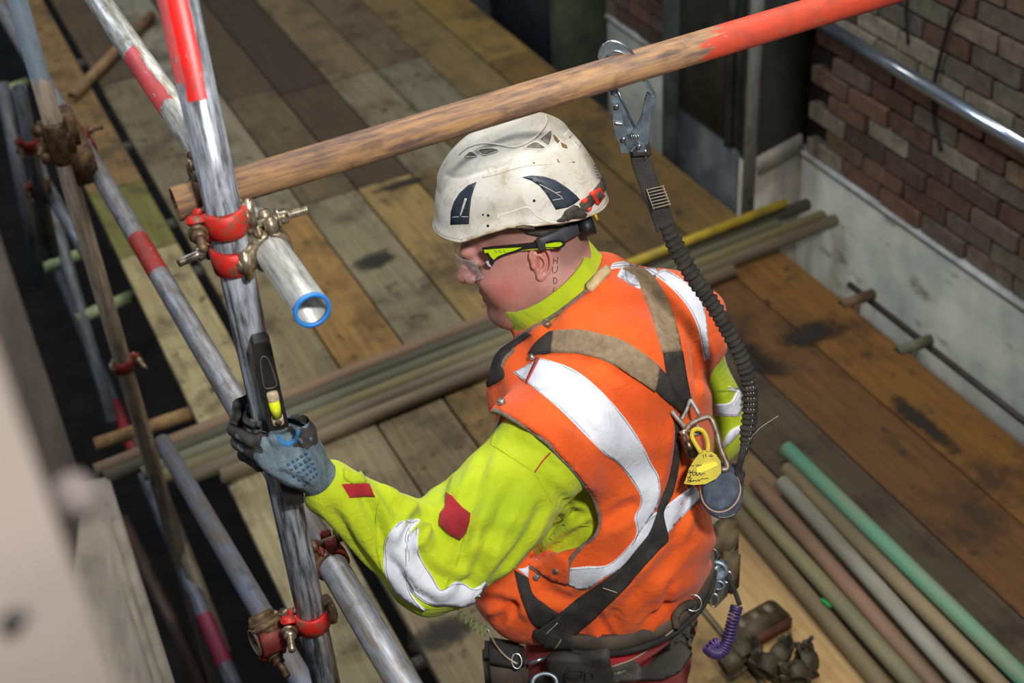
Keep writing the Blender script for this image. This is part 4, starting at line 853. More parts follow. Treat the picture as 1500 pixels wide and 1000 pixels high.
stn = basic('rust_stain', (150, 116, 66), (110, 84, 48), 90, .8)
for z in ([(950, 232), (975, 250), (1000, 285), (985, 300), (960, 270)], [(1004, 290), (1050, 312), (1056, 338), (1020, 330)], [(978, 408), (990, 420), (1000, 442), (984, 436)], [(1092, 432), (1112, 430), (1104, 446)], [(804, 430), (820, 446), (806, 452)]): patch('rust_spot', hpoly(z), hB, stn, shell, off=.0, th=.0002, step=3, skirt=.0005)
# crown seam and moulding lines
lip = basic('shell_lip', (232, 228, 216), (206, 196, 176), 40, .5)
cord('crown_edge', hpoly([(262, 385), (330, 330), (440, 300), (560, 312), (660, 330), (760, 300), (850, 230), (905, 150), (898, 95)]), hB, .0022, lip, shell, off=-.0006)
cord('moulding_line', hpoly([(540, 850), (560, 828), (650, 800), (740, 768), (780, 778), (830, 830), (900, 866), (960, 880)]), hB, .0014, lip, shell, off=-.0002)
cord('scratch_line', hpoly([(430, 550), (540, 528), (640, 495), (760, 465), (900, 455), (1100, 438)]), hB, .0005, basic('dirt_line', (168, 148, 118), None), shell, off=0)
# helmet strap, clip and rear cradle
strapm = basic('dirty_strap', (84, 76, 66), (56, 52, 46), 60, .8, 0, .5, 300); hb2 = bvh_of((hv[:b1_], [f for f in hf if max(f) < b1_]), (np.array([v.co for v in body.data.vertices])@np.eye(3)+np.array(MW['body'].translation), [tuple(p.vertices) for p in body.data.polygons]))
patch('strap', hpoly([(680, 905), (740, 896), (860, 905), (940, 890), (1010, 840), (1040, 790), (1100, 750), (1150, 800), (1165, 850), (1130, 890), (1060, 880), (960, 930), (870, 975), (760, 955)]), hb2, strapm, helmet, off=.004, th=.003, wav=.001)
patch('strap_clip', hpoly([(1030, 800), (1100, 750), (1165, 815), (1160, 870), (1110, 890), (1040, 860)]), hb2, basic('strap_fold', (66, 60, 54), (44, 40, 36), 60, .7, 0, .4), helmet, off=.007, th=.005, wav=.0012)
patch('strap', hpoly([(1140, 740), (1230, 660), (1300, 570), (1350, 520), (1362, 560), (1320, 640), (1260, 720), (1190, 800), (1160, 790)]), hb2, strapm, helmet, off=.003, th=.002, wav=.0006)
patch('buckle', hpoly([(1210, 665), (1268, 628), (1305, 690), (1262, 750)]), hb2, basic('orange_buckle', (226, 56, 30), (200, 50, 30), 60, .5), helmet, off=.005, th=.003, step=4)
patch('buckle_slot', hpoly([(1232, 680), (1266, 650), (1290, 690), (1262, 728)]), hb2, strapm, helmet, off=.008, th=.001, step=4)
patch('buckle_tab', hpoly([(1150, 722), (1180, 700), (1186, 716), (1160, 742)]), hb2, basic('orange_tab', (226, 56, 30), None), helmet, off=.006, th=.002, step=4); patch('buckle_tab', hpoly([(1190, 780), (1216, 764), (1210, 790), (1192, 800)]), hb2, basic('orange_tab2', (226, 56, 30), None), helmet, off=.006, th=.002, step=4)
patch('clip', hpoly([(1290, 520), (1320, 500), (1362, 545), (1340, 590), (1300, 575)]), hb2, basic('grey_clip', (88, 84, 82), None, rough=.6), helmet, off=.004, th=.005, step=4)
kb = hp(-.112, .046, .016); MB().cyl(kb, kb-HF*.022, .017, 24).build('fit_wheel', MT['black'], helmet)
cr_ = MB(); pts = [hp(-.126*math.cos(t)*1.0+.0, .098*math.sin(t), .040-.020*math.cos(t)) for t in np.linspace(-1.25, 1.25, 30)]; cr_.sweep(pts, .013, 8, flat=.25, upv=HU); cr_.build('cradle_band', basic('cradle_grey', (70, 74, 80), (52, 54, 58), 40, .5), helmet)
MB().box(hp(-.145, .058, .035), (.004, .006, .018), ax=HAX).build('yellow_tab', basic('yellow_tab', (220, 190, 30), None), helmet)
# ------------------------------------------------------------------ safety glasses
gl = empty('safety_glasses', hp(.09, 0, .01), 'clear wraparound safety glasses with black and lime green arms', 'glasses')
gy = HO+HL*.083
def gpl(poly, off=.083, tilt=.12): n = unit(HL-HF*-tilt); return [onplane(640+x/5.554, 320+y/5.554, HO+HL*off, n) for x, y in poly]
gn = unit(HL+HF*.12)
lime = basic('lime_plastic', (196, 232, 20), None, rough=.4)
MB().prism(gpl([(368, 240), (480, 226), (700, 206), (860, 186), (980, 178), (1030, 190), (1044, 212), (1020, 232), (960, 238), (840, 236), (690, 256), (560, 292), (490, 322), (468, 352), (452, 386), (430, 360), (420, 318), (384, 272)]), gn, .0045).build('arm', MT['black'], gl, smooth=False)
MB().prism(gpl([(384, 250), (520, 240), (690, 230), (640, 252), (560, 276), (500, 300), (464, 330), (436, 300), (420, 272), (392, 276)], .0835), gn, .0052).build('arm_inlay', lime, gl, smooth=False)
MB().prism(gpl([(850, 208), (960, 190), (1010, 188), (1024, 204), (1000, 222), (930, 228), (856, 224)], .0835), gn, .0052).build('arm_inlay', lime, gl, smooth=False)
MB().prism(gpl([(680, 256), (760, 244), (900, 236), (960, 240), (860, 241), (760, 250)], .0832), gn, .0050).build('arm_inlay', lime, gl, smooth=False)
for x in (470, 505, 540): MB().prism(gpl([(x, 252), (x+6, 251), (x+22, 272-(x-470)*.05), (x+15, 276-(x-470)*.05)], .0838), gn, .0056).build('arm_slot', basic('slot_grey', (130, 140, 90), None), gl, smooth=False)
def glass_mat():
    t = NT('clear_lens'); t.col((.90, .84, .88)); t.set(Roughness=.04); t.b.inputs['Alpha'].default_value = .13; t.b.inputs['Specular IOR Level'].default_value = 1.0; t.b.inputs['Coat Weight'].default_value = 1.0; return t.m
lv = []; lf = []; na, nv = 40, 10
for i in range(na+1):
    a = -.98+1.96*i/na
    for j in range(nv+1):
        v = j/nv; top = .040-.006*abs(a); bot = -.016+.020*abs(a)**1.5+.018*math.exp(-(a/.16)**2); z = bot+(top-bot)*v; R = 1-.05*(v-.4)**2*2
        lv.append(hp(-.004+.124*R*math.cos(a)**.8, .086*R*math.sin(a)*1.02, z))
for i in range(na):
    for j in range(nv): lf.append((i*(nv+1)+j, i*(nv+1)+j+1, (i+1)*(nv+1)+j+1, (i+1)*(nv+1)+j))
lens = link('lens', lv, lf, glass_mat(), gl); sd = lens.modifiers.new('thickness', 'SOLIDIFY'); sd.thickness = .0016
eg = [lv[i*(nv+1)+nv] for i in range(na+1)]; eb = [lv[i*(nv+1)] for i in range(na+1)]; clr = basic('lens_edge', (190, 176, 180), None, rough=.2)
for e_ in (eg, eb): MB().sweep(e_, .0009, 6).build('lens_rim', clr, gl)
MB().prism(gpl([(398, 350), (420, 340), (446, 392), (420, 384)], .082), gn, .003).build('side_shield', basic('shield_white', (196, 196, 200), None, rough=.3), gl, smooth=False)
# ------------------------------------------------------------------ vest and sleeve trim
def tape_mat():
    t = NT('silver_tape'); v = t.mapping(1); n = t.noise(v, 12, 5, .65, .5); s = t.noise(v, 40, 4, .7, 1.2)
    c = t.mix(t.ramp(n, .35, .7), srgb((232, 234, 242)), srgb((204, 206, 218))); c = t.mix(t.math('MULTIPLY', t.ramp(s, .62, .72), .45), c, srgb((150, 148, 150)))
    t.col(c); t.set(Roughness=.55); t.bump(t.math('ADD', n, s), .45, .004); return t.m
MT['tape'] = tape_mat(); MT['pipe'] = basic('grey_piping', (132, 118, 104), (104, 94, 84), 120, .9, 0, .4, 500); MT['stitch'] = basic('dark_stitch', (70, 66, 78), None)
MT['dzinc'] = basic('dull_zinc', (176, 174, 168), (120, 114, 104), 90, .5, .35); MT['redtag'] = cloth('red_patch_cloth', (178, 26, 38), (132, 16, 28)); MT['web'] = basic('black_webbing', (58, 54, 50), (40, 38, 36), 40, .85, 0, .9, 420, .003, stretch=(1, 1, 1))
MT['suede'] = basic('beige_webbing', (156, 134, 106), (124, 106, 84), 90, .95, 0, .6, 500, .002, lo=.3, hi=.75)
def zp(z, sc, o): return [(o[0]+x/sc, o[1]+y/sc) for x, y in z]
def A(z): return zp(z, 3.226, (680, 370))
def E8(z): return zp(z, 3.0, (500, 667))
def Wz(z): return zp(z, 3.261, (700, 780))
def D8(z): return zp(z, 4.545, (950, 560))
def tape(parent, bv, L, R, nm='reflective_tape', st=True, **k):
    L = [tuple(p) for p in cr([np.array(p, float) for p in L], 5)]; R = [tuple(p) for p in cr([np.array(p, float) for p in R], 5)]
    o = patch(nm, L+R[::-1], bv, MT['tape'], parent, off=.0006 if parent is vest else .0022, th=.0012, step=5, **k)
    if st:
        for S_, T_ in ((L, R), (R, L)):
            m = min(len(S_), len(T_)); q = [tuple(np.array(S_[i])+unit(np.array(T_[min(len(T_)-1, int(i*len(T_)/len(S_)))])-np.array(S_[i]))*2.5) for i in range(len(S_))]
            cord('stitching', q, bv, .0004, MT['stitch'], o, off=.0024 if parent is vest else .0040, n=4, sub=1)
    return o
# vest tapes
tape(vest, vestB, A([(360, 500), (500, 545), (620, 630), (740, 760), (830, 890), (886, 1000)])+E8([(1395, 100), (1392, 210), (1320, 320), (1275, 400)]), A([(232, 568), (330, 640), (450, 740), (560, 850), (660, 950), (732, 1000)])+E8([(1306, 160), (1312, 220), (1288, 270), (1298, 330), (1282, 385)]))
tape(vest, vestB, A([(700, 52), (800, 38), (900, 62), (1000, 108), (1090, 180), (1134, 270), (1150, 400), (1156, 500)]), A([(690, 78), (800, 72), (900, 108), (1000, 190), (1070, 280), (1108, 370), (1126, 470), (1134, 510)]))
tape(vest, vestB, Wz([(190, 172), (240, 160), (330, 80), (336, 92)]), Wz([(240, 215), (250, 150), (300, 120), (345, 95)]), st=False)
tape(vest, vestB, Wz([(440, 168), (520, 160), (630, 148), (740, 40), (800, -60), (900, -130), (1030, -230)]), Wz([(430, 250), (520, 268), (600, 215), (720, 150), (860, 50), (960, -60), (1070, -170)]))
patch('seam_tape', A([(345, 495), (362, 500), (300, 620), (292, 612)]), vestB, basic('red_seam', (160, 60, 50), None), vest, off=.0022, th=.0004, step=4)
# vest edge piping
def piping(z, w=.0036, bv=None, par=None): return cord('piping', z, bv or vestB, w, MT['pipe'], par or vest, off=.0006, n=8, sub=6)
piping(A([(0, 865), (30, 810), (70, 775), (130, 762), (150, 745), (240, 790), (330, 850), (400, 900), (450, 960), (495, 1005)])+E8([(1040, 90), (1100, 170), (1132, 250), (1136, 310), (1112, 360), (1060, 400), (1020, 440), (1000, 480), (990, 560)]), .0040, bothB)
piping(A([(105, 540), (150, 480), (220, 420), (300, 375), (420, 300), (500, 245), (600, 165)]), .0040, bothB)
patch('neck_tab', A([(582, 160), (660, 72), (684, 84), (684, 104), (604, 184), (588, 180)]), bothB, basic('cream_tab', (206, 184, 140), (186, 162, 120), 60, .8, 0, .3), vest, off=.003, th=.004, step=4)
piping(Wz([(325, 92), (380, 125), (440, 140)]), .0050); piping(Wz([(246, 160), (300, 192), (360, 225), (425, 244)]), .0034, par=vest)
patch('side_flap', Wz([(340, 78), (440, 130), (432, 240), (360, 222), (250, 152), (262, 118)]), bothB, MT['orange'], vest, off=.0035, th=.003, wav=.0006)
for (x, y), r in ((Wz([(381, 177)])[0], .0058), (Wz([(284, 208)])[0], .0052), (A([(180, 713)])[0], .0068), (A([(330, 497)])[0], .0050), (A([(401, 346)])[0], .0054)):
    h_, n_, _ = hit(bothB, x, y); n_ = n_ if n_.dot(h_-CAM) < 0 else -n_; MB().lathe([(.0001, .0085), (r*.3, .0090), (r*.5, .0078), (r*.8, .0088), (r, .0075), (r, .001)], h_, n_, 20).build('snap', MT['bolt'] if y < 700 or r > .0056 else MT['dsteel'], vest)
# neck opening inside front: dark webbing over the front of the shoulder
# sleeve tapes and patches
def S6(z): return zp(z, 3.2267, (450, 600))
tape(jacket, jackB, S6([(530, 514), (470, 520), (420, 545), (375, 610), (360, 700), (365, 770), (400, 830), (430, 870), (490, 910), (552, 946)]), S6([(528, 535), (500, 560), (478, 600), (466, 660), (475, 740), (470, 790), (480, 840), (500, 880), (530, 915), (556, 940)]), dflt=2.15)
tape(jacket, jackB, S6([(478, 600), (470, 700), (468, 780), (480, 840), (540, 900), (600, 922), (660, 920), (735, 926), (790, 905), (862, 845)]), S6([(530, 560), (524, 640), (545, 720), (590, 790), (636, 852), (700, 812), (740, 820), (782, 846), (830, 828), (862, 842)]), dflt=2.15)
patch('red_patch', S6([(662, 392), (690, 410), (730, 465), (770, 492), (768, 530), (745, 580), (716, 612), (680, 590), (630, 545), (630, 490), (652, 460)]), jackB, MT['redtag'], jacket, off=.001, th=.0025, step=5, wav=.0008)
patch('red_patch', S6([(162, 352), (240, 346), (290, 350), (322, 412), (270, 408), (202, 418)]), jackB, MT['redtag'], jacket, off=.001, th=.0015, step=5)
cord('red_seam', S6([(1150, 202), (1110, 245), (1075, 295)]), jackB, .0013, basic('red_thread', (176, 50, 40), None), jacket)
seam = basic('yellow_seam', (178, 196, 24), (160, 180, 20), 80, .9)
for z in ([(720, 145), (800, 150), (880, 170), (980, 235), (1075, 298), (1140, 420), (1210, 520)], [(905, 50), (890, 110), (870, 165)], [(755, 500), (750, 580), (700, 740), (650, 850)], [(1300, 425), (1230, 500), (1150, 600), (1080, 690), (980, 745)], [(1340, 545), (1210, 545)], [(1200, 620), (1150, 610)], [(340, 420), (322, 560), (330, 680), (370, 790)]): cord('seam', S6(z), jackB, .0017, seam, jacket, off=.0002, n=5)
patch('cuff_tab', S6([(165, 285), (195, 300), (212, 320), (240, 300), (262, 330), (270, 350), (215, 352), (170, 330)]), jackB, MT['yellow'], jacket, off=.004, th=.004, step=5, dflt=2.08)
tape(jacket, jackB, D8([(440, 142), (540, 134), (585, 60), (612, 20)]), D8([(440, 214), (520, 222), (600, 218), (612, 130)]), dflt=2.5)
tape(jacket, jackB, D8([(480, 440), (520, 350), (560, 310), (610, 285)]), D8([(490, 436), (540, 400), (580, 360), (612, 320)]), dflt=2.5, st=False)
# ------------------------------------------------------------------ harness
harn = empty('safety_harness', PV+np.array([0, 0, 0]), 'black and beige webbing fall harness with steel back ring, worn over the vest', 'harness')
def strap(nm, L, R, m, off=.0030, th=.0022, bv=None, **k):
    L = [tuple(p) for p in cr([np.array(p, float) for p in L], 5)]; R = [tuple(p) for p in cr([np.array(p, float) for p in R], 5)]
    return patch(nm, L+R[::-1], bv or bothB, m, k.pop('par', harn), off=off, th=th, **k)
# belt
belt_pts = []
for t in np.linspace(0, 2*math.pi, 72, endpoint=False): belt_pts.append(PV+UP*(.030-.02*math.sin(t))+PR*(.189*math.cos(t))+PF*(.177*math.sin(t)+.004))
def band(pts, w, th, nm, m, tilt=None):
    P = np.array(pts); c = P.mean(0); v = []; f = []; n = len(P)
    for p in P: o = unit((p-c)*np.array([1, 1, 0])); v += [p+UP*w/2, p+o*th+UP*w*.44, p+o*th*1.15, p+o*th-UP*w*.44, p-UP*w/2]
    for i in range(n):
        for k in range(5): k2 = (k+1) % 5; f.append((i*5+k, i*5+k2, ((i+1) % n)*5+k2, ((i+1) % n)*5+k))
    return link(nm, v, f, m, harn)
MT['beltm'] = basic('brown_black_belt', (96, 82, 68), (64, 56, 48), 16, .8, 0, .6, 300); beltB0 = band(belt_pts, .040, .011, 'belt', MT['beltm']); band([p-UP*.018 for p in belt_pts], .014, .015, 'belt_edge', MT['web'])
hipB = bvh_of((VV, VF), ([Vector(beltB0.matrix_world @ v.co) if 0 else Vector(v.co)+MW['belt'].translation for v in beltB0.data.vertices], [tuple(p.vertices) for p in beltB0.data.polygons]), ([Vector(v.co)+MW['trousers'].translation for v in trousers.data.vertices], [tuple(p.vertices) for p in trousers.data.polygons]))
strap('shoulder_pad', A([(428, 368), (540, 368), (680, 395), (800, 450), (916, 540)]), A([(415, 474), (540, 478), (660, 510), (780, 570), (898, 654)]), MT['suede'], th=.0035)
strap('shoulder_pad', A([(745, 80), (800, 118), (850, 210), (890, 320), (936, 476)]), A([(800, 74), (860, 98), (930, 180), (985, 300), (1016, 470)]), MT['suede'], th=.0035)
strap('webbing_strap', A([(428, 372), (400, 378), (350, 420), (312, 480)]), A([(415, 472), (380, 482), (350, 480), (330, 488)]), MT['web'])
strap('webbing_strap', A([(916, 545), (960, 590), (1010, 640), (1062, 712)]), A([(900, 650), (950, 695), (985, 722), (1030, 762)]), MT['web'], off=.004)
strap('webbing_strap', A([(940, 476), (952, 560), (975, 640), (1010, 700)]), A([(1016, 470), (1030, 560), (1046, 640), (1062, 700)]), MT['web'], off=.0055)
strap('webbing_strap', A([(104, 545), (130, 500), (180, 462), (250, 415), (300, 378)]), A([(118, 635), (188, 590), (184, 520), (235, 450), (320, 388)]), MT['web'], dflt=2.4)
d1_ = D8([(168, 260), (176, 330), (165, 480), (130, 650), (80, 780), (0, 920)]); r1_ = D8([(222, 330), (212, 440), (190, 600), (150, 760), (90, 860), (30, 990)])
strap('back_strap', d1_[:-1]+Wz([(820, -10), (760, 70), (690, 155), (590, 235), (480, 310), (380, 390), (300, 440)]), r1_[:-1]+Wz([(905, 20), (860, 80), (780, 180), (680, 290), (560, 400), (450, 500), (380, 550)]), MT['web'], off=.0035)
strap('hip_strap', Wz([(176, 178), (200, 280), (240, 390), (290, 450)]), Wz([(240, 215), (262, 290), (320, 340), (384, 384)]), MT['web'], off=.003)
strap('strap_join', Wz([(290, 450), (262, 480), (330, 545)]), Wz([(384, 384), (450, 500), (460, 550)]), MT['web'], off=.005, bv=hipB)
thr = basic('pale_thread', (160, 144, 124), None)
for z in ([(320, 470), (378, 412)], [(370, 538), (414, 490)], [(600, 246), (670, 280)]): cord('bar_tack', Wz(z), hipB, .0012, thr, harn, off=.008)
patch('back_pad', Wz([(360, 560), (480, 572), (630, 548), (640, 720), (640, 820), (370, 820), (362, 650)]), hipB, basic('pad_black', (66, 60, 56), (46, 43, 42), 20, .7, 0, .5), harn, off=.010, th=.012, step=8)
for z in ([(440, 612), (440, 660), (490, 664)], [(440, 612), (486, 616), (484, 640), (444, 640)], [(500, 620), (500, 655)], [(500, 620), (545, 624), (540, 648)]): cord('embossed_mark', Wz(z), hipB, .0016, basic('emboss', (36, 33, 32), None), harn, off=.0235)
cord('belt_seam', Wz([(636, 636), (740, 600), (830, 540), (930, 460)]), hipB, .0016, thr, harn, off=.002)
patch('loop_stitch', Wz([(648, 660), (700, 648), (742, 688), (730, 700), (690, 672), (650, 680)]), hipB, thr, harn, off=.003, th=.001, step=5)
patch('leg_panel', Wz([(636, 640), (740, 610), (800, 640), (900, 540), (980, 430), (1060, 330), (1085, 300), (1080, 420), (1030, 560), (960, 660), (880, 700), (760, 705), (640, 710)]), trB, MT['darkcloth'], trousers, off=.002, th=.002, dflt=2.6)
patch('leg_panel', Wz([(250, 700), (360, 650), (360, 800), (240, 800)]), trB, MT['darkcloth'], trousers, off=.002, th=.002, dflt=2.5)
def ringp(c, n, r, w, nm, par, m, sq=1.0, k=28):
    X, Y, Z = frame(n); return MB().sweep([c+X*r*math.cos(t)+Y*r*sq*math.sin(t) for t in np.linspace(0, 2*math.pi, k, endpoint=False)], w, 8, closed=True).build(nm, m, par)
hb_ = hit(hipB, *Wz([(1030, 335)])[0], 2.6)[0]; ringp(hb_-ray(1020, 880)*.02, ray(1000, 700), .0145, .0011, 'split_ring', harn, MT['chrome'])
cord('belt_loop', Wz([(940, 440), (935, 390), (965, 345), (1010, 330)]), hipB, .008, MT['beltm'], harn, off=.006)
# steel back ring
dc = hit(bothB, 1000, 598)[0]+unit(CAM-at(1000, 598, 2.3))*.02
def dplane(z, dn=.0): n = unit(CAM-dc); return [onplane(x, y, dc+n*dn, n) for x, y in z]
MB().sweep(cr(dplane(D8([(155, 190), (210, 262), (268, 325), (312, 344), (344, 330), (336, 300), (322, 285)]), .006), 5), .0040, 8).build('back_ring', MT['dzinc'], harn)
MB().sweep(cr(dplane(D8([(222, 245), (250, 190), (272, 130), (282, 122), (296, 140), (340, 220)]), .002), 5), .0036, 8).build('ring_bar', MT['dzinc'], harn)
# ------------------------------------------------------------------ lanyard
lan = empty('energy_absorbing_lanyard', onplane(930, 240, (0, 1.66, 0), (0, 1, 0)), 'dark crinkled stretch lanyard running from the rail hook down the worker\'s back', 'lanyard')
HP = np.array([.94, RY, RZ(.94)]); hn = unit(np.array([-.50, -.866, 0])); 
def hk(z, dn=0): return [onplane(860+x/4.545, 40+y/4.545, HP+hn*dn, hn) for x, y in z]
hook = empty('scaffold_hook', HP-UP*.12, 'large silvery scaffold snap hook hung over the rusty rail', 'hook')
outer = [(88, 212), (72, 190), (78, 160), (100, 122), (140, 98), (190, 96), (250, 122), (300, 168), (345, 240), (390, 330), (446, 440), (456, 470), (420, 470)]
inner = [(432, 446), (396, 400), (370, 350), (335, 270), (290, 210), (240, 170), (200, 158), (165, 164), (120, 190)]
MB().prism(hk(outer+inner), hn, .011).build('hook_arch', MT['dsteel'], hook, smooth=False)
MB().sweep(cr(hk([(86, 200), (96, 150), (140, 98), (190, 96), (250, 122), (300, 168), (345, 240), (390, 330), (446, 440)], .006), 5), .0018, 6).build('arch_edge', MT['chrome'], hook)
MB().sweep(cr(hk([(130, 186), (165, 160), (210, 160), (260, 186), (310, 240), (345, 290)], .006), 5), .0016, 6).build('arch_edge', MT['chrome'], hook)
MB().prism(hk([(400, 440), (440, 450), (456, 440), (462, 480), (440, 540), (425, 580), (412, 680), (406, 770), (380, 815), (330, 800), (300, 690), (320, 664), (350, 620), (370, 560), (384, 480)]), hn, .013).build('spine', MT['dsteel'], hook, smooth=False)
MB().prism(hk([(150, 400), (186, 380), (230, 480), (318, 660), (300, 690), (262, 704), (230, 640), (210, 560), (180, 520), (160, 470)], -.004), hn, .008).build('gate', MT['dsteel'], hook, smooth=False)
MB().sweep(hk([(186, 384), (250, 520), (318, 664)], .002), .0016, 6).build('gate_edge', MT['chrome'], hook); MB().sweep(hk([(205, 520), (235, 610), (262, 704)], .002), .0016, 6).build('gate_edge', MT['chrome'], hook)
MB().prism(hk([(176, 510), (210, 500), (236, 600), (262, 704), (300, 690), (340, 760), (300, 800), (280, 826), (230, 828), (214, 760), (190, 720), (172, 620)], .005), hn, .010).build('lock_lever', MT['dsteel'], hook, smooth=False)
MB().prism(hk([(240, 705), (330, 680), (390, 740), (385, 810), (340, 830), (290, 810), (250, 770)], .002), hn, .016).build('swivel_block', MT['dsteel'], hook, smooth=False)
for x, y in ((196, 520), (242, 738), (346, 786)): c_ = hk([(x, y)], .010)[0]; MB().cyl(c_, c_+hn*.005, .0040, 14).build('rivet', MT['chrome'], hook)
MB().sweep(hk([(388, 812), (392, 860), (384, 880)], .008), .0015, 6).build('pin', MT['chrome'], hook)
MB().sweep(cr(hk([(186, 636), (210, 640), (236, 642)], .012), 3), .002, 6).build('lever_glint', MT['chrome'], hook)
for k in range(4): MB().sweep(hk([(296+k*14, 716), (298+k*14, 760-(k % 2)*14)], .011), .0008, 5).build('engraved_mark', MT['chrome'], hook); MB().sweep(hk([(160+k*8, 406+k*16), (172+k*8, 402+k*16)], .002), .0007, 5).build('engraved_mark', MT['chrome'], hook)
pa_ = hk([(350, 815)])[0]
def lcam(px, py, d): return at(px, py, d)
dh = px_of(pa_)[2]; ld = lambda t: dh+(2.28-dh)*t
flat_pts = [(934, 214, ld(0)), (940, 240, ld(.05)), (952, 272, ld(.1)), (966, 308, ld(.18)), (976, 335, ld(.22))]
fp = cr([lcam(*p) for p in flat_pts], 6); side = unit(cw((1, -.35, .1))); MB().sweep(fp, np.interp(np.arange(len(fp)), [0, len(fp)-1], [.015, .0165]), 12, flat=.22, upv=side).build('webbing', MT['web'], lan)
MB().sweep([lcam(930, 200, ld(0)-.01), lcam(946, 204, ld(0)-.01), lcam(950, 224, ld(0)-.006), lcam(930, 226, ld(0)-.006)], .006, 8, closed=True).build('end_loop', MT['web'], lan)
for k in range(7):
    y = 278+k*4.4; x0 = 948+k*1.7; MB().sweep([lcam(x0, y, ld(.1)-.008), lcam(x0+25, y-6, ld(.1)-.008)], .0008, 5).build('stitching', thr, lan)
for dx in (0, 24): MB().sweep([lcam(947+dx, 277-dx*.24, ld(.1)-.008), lcam(958+dx, 307-dx*.24, ld(.1)-.008)], .0008, 5).build('stitching', thr, lan)
cp = [(974, 326, ld(.2)), (990, 360, ld(.28)), (1012, 400, ld(.36)), (1040, 440, ld(.46)), (1064, 480, ld(.56)), (1084, 520, ld(.66)), (1097, 560, ld(.78)), (1099, 600, ld(.9)), (1094, 640, ld(.97)), (1088, 668, ld(1))]
cp = cr([lcam(*p) for p in cp], 60); s_ = np.concatenate([[0], np.cumsum(np.linalg.norm(np.diff(cp, axis=0), axis=1))]); n_ = int(s_[-1]/.0011); u_ = np.linspace(0, s_[-1], n_); cp = np.stack([np.interp(u_, s_, cp[:, i]) for i in range(3)], 1)
rr = .0150+.0018*np.sin(u_/.0105*2*math.pi)+.0010*np.sin(u_/.0187*2*math.pi+1); rr *= np.interp(u_, [0, .03, s_[-1]-.04, s_[-1]], [.75, 1, .95, .35]); rr *= 1-.10*np.exp(-((u_-.2)/.1)**2)
MB().sweep(cp, rr, 16, flat=.86).build('stretch_sleeve', basic('crinkled_black_web', (62, 56, 50), (42, 39, 36), 40, .9, 0, .9, 300, .003), lan)
st_ = []
for off_ in (-.35, -.05, .25):
    for k in range(0, 13):
        i = int(n_*(.70+.022*k)); 
        if i+5 < n_: T_ = unit(cp[i+5]-cp[i]); v_ = unit(CAM-cp[i]); sd_ = unit(np.cross(T_, v_)); c_ = cp[i]+v_*(rr[i]*.90)+sd_*rr[i]*off_; st_.append((c_, c_+T_*.0035))
mb = MB()
for a, b in st_: mb.sweep([a, b], .0007, 5)
mb.build('white_stitch', basic('white_thread', (190, 180, 165), None), lan)
MB().sweep(cr([lcam(1092, 640, 2.27), lcam(1086, 670, 2.275), lcam(1079, 700, 2.29), lcam(1082, 720, 2.31)], 6), .0055, 8, flat=.5).build('tail_cord', MT['web'], lan)
MB().sweep(cr([lcam(1092, 652, 2.27), lcam(1112, 628, 2.26), lcam(1140, 609, 2.25)], 6), [.0006]*13, 5).build('frayed_thread', basic('frayed', (170, 156, 136), None), lan)
# carabiner at the back ring
car = empty('carabiner', at(1035, 640, 2.24), 'worn steel carabiner linking the lanyard to the harness back ring', 'carabiner')
cn = unit(CAM-dc); cz = lambda z, dn=.012: [onplane(950+x/4.545, 560+y/4.545, dc+cn*dn, cn) for x, y in z]
MB().sweep(cr(cz([(240, 330), (270, 290), (320, 255), (380, 232), (415, 240), (440, 290), (462, 360), (476, 430), (500, 490), (525, 550), (520, 575), (490, 580)]), 5), .0050, 10).build('hook_bar', basic('worn_steel', (160, 142, 124), (104, 86, 70), 90, .45, .5), car)
MB().cyl(*cz([(236, 345), (300, 500)]), .0098, 18).build('lock_sleeve', basic('bronze_sleeve', (120, 92, 70), (70, 54, 44), 90, .35, .8, .5, 300), car)
MB().cyl(*cz([(225, 318), (238, 350)]), .0062, 14).build('gate_tip', MT['bolt'], car); MB().sweep(cz([(300, 490), (380, 560), (490, 580)]), .0045, 8).build('bottom_bar', MT['dsteel'], car)
# yellow tag
tg = empty('yellow_tag', at(1030, 680, 2.2), 'yellow plastic inspection tag with handwriting hanging from the back ring', 'tag'); tn = .026
ty = basic('tag_yellow', (206, 186, 14), (188, 166, 10), 40, .5)
MB().prism(cz([(340, 470), (365, 450), (410, 455), (450, 480), (480, 525), (484, 600), (450, 640), (380, 676), (300, 682), (236, 674), (256, 620), (268, 575), (300, 520)], tn), cn, .0016).build('plate', ty, tg, smooth=False)
MB().sweep(cr(cz([(352, 470), (320, 420), (290, 360), (300, 318), (335, 310), (370, 330), (392, 380), (398, 420), (396, 462)], tn+.001), 5), .0012, 8, flat=3.2, upv=cn).build('strap', ty, tg)
MB().prism(cz([(320, 570), (360, 545), (450, 528), (462, 550), (400, 580), (340, 602), (322, 596)], tn+.0014), cn, .001).build('label_bar', basic('tag_light', (240, 222, 60), None), tg, smooth=False)
tk = basic('tag_ink', (30, 26, 20), None)
for z in ([(364, 478), (366, 500)], [(378, 474), (384, 496)], [(400, 486), (412, 492), (430, 490)], [(408, 480), (424, 484)], [(276, 556), (290, 552)], [(296, 556), (300, 548)], [(316, 548), (324, 556), (332, 548), (342, 554), (354, 546)], [(272, 582), (276, 592)], [(292, 588), (300, 584)],
          [(258, 632), (280, 626), (276, 606), (290, 600), (300, 618), (312, 612), (318, 600), (322, 618), (334, 610), (340, 598), (346, 616), (360, 608), (376, 604)], [(250, 606), (270, 596), (318, 598)],
          [(262, 664), (266, 640), (282, 636), (280, 648), (266, 652), (284, 654), (270, 664), (292, 656), (300, 648), (296, 658), (312, 650), (318, 658), (330, 646), (336, 656), (350, 642), (372, 640), (400, 636)]):
    MB().sweep(cr(cz(z, tn+.0016), 4), .0006, 5).build('handwriting', tk, tg)
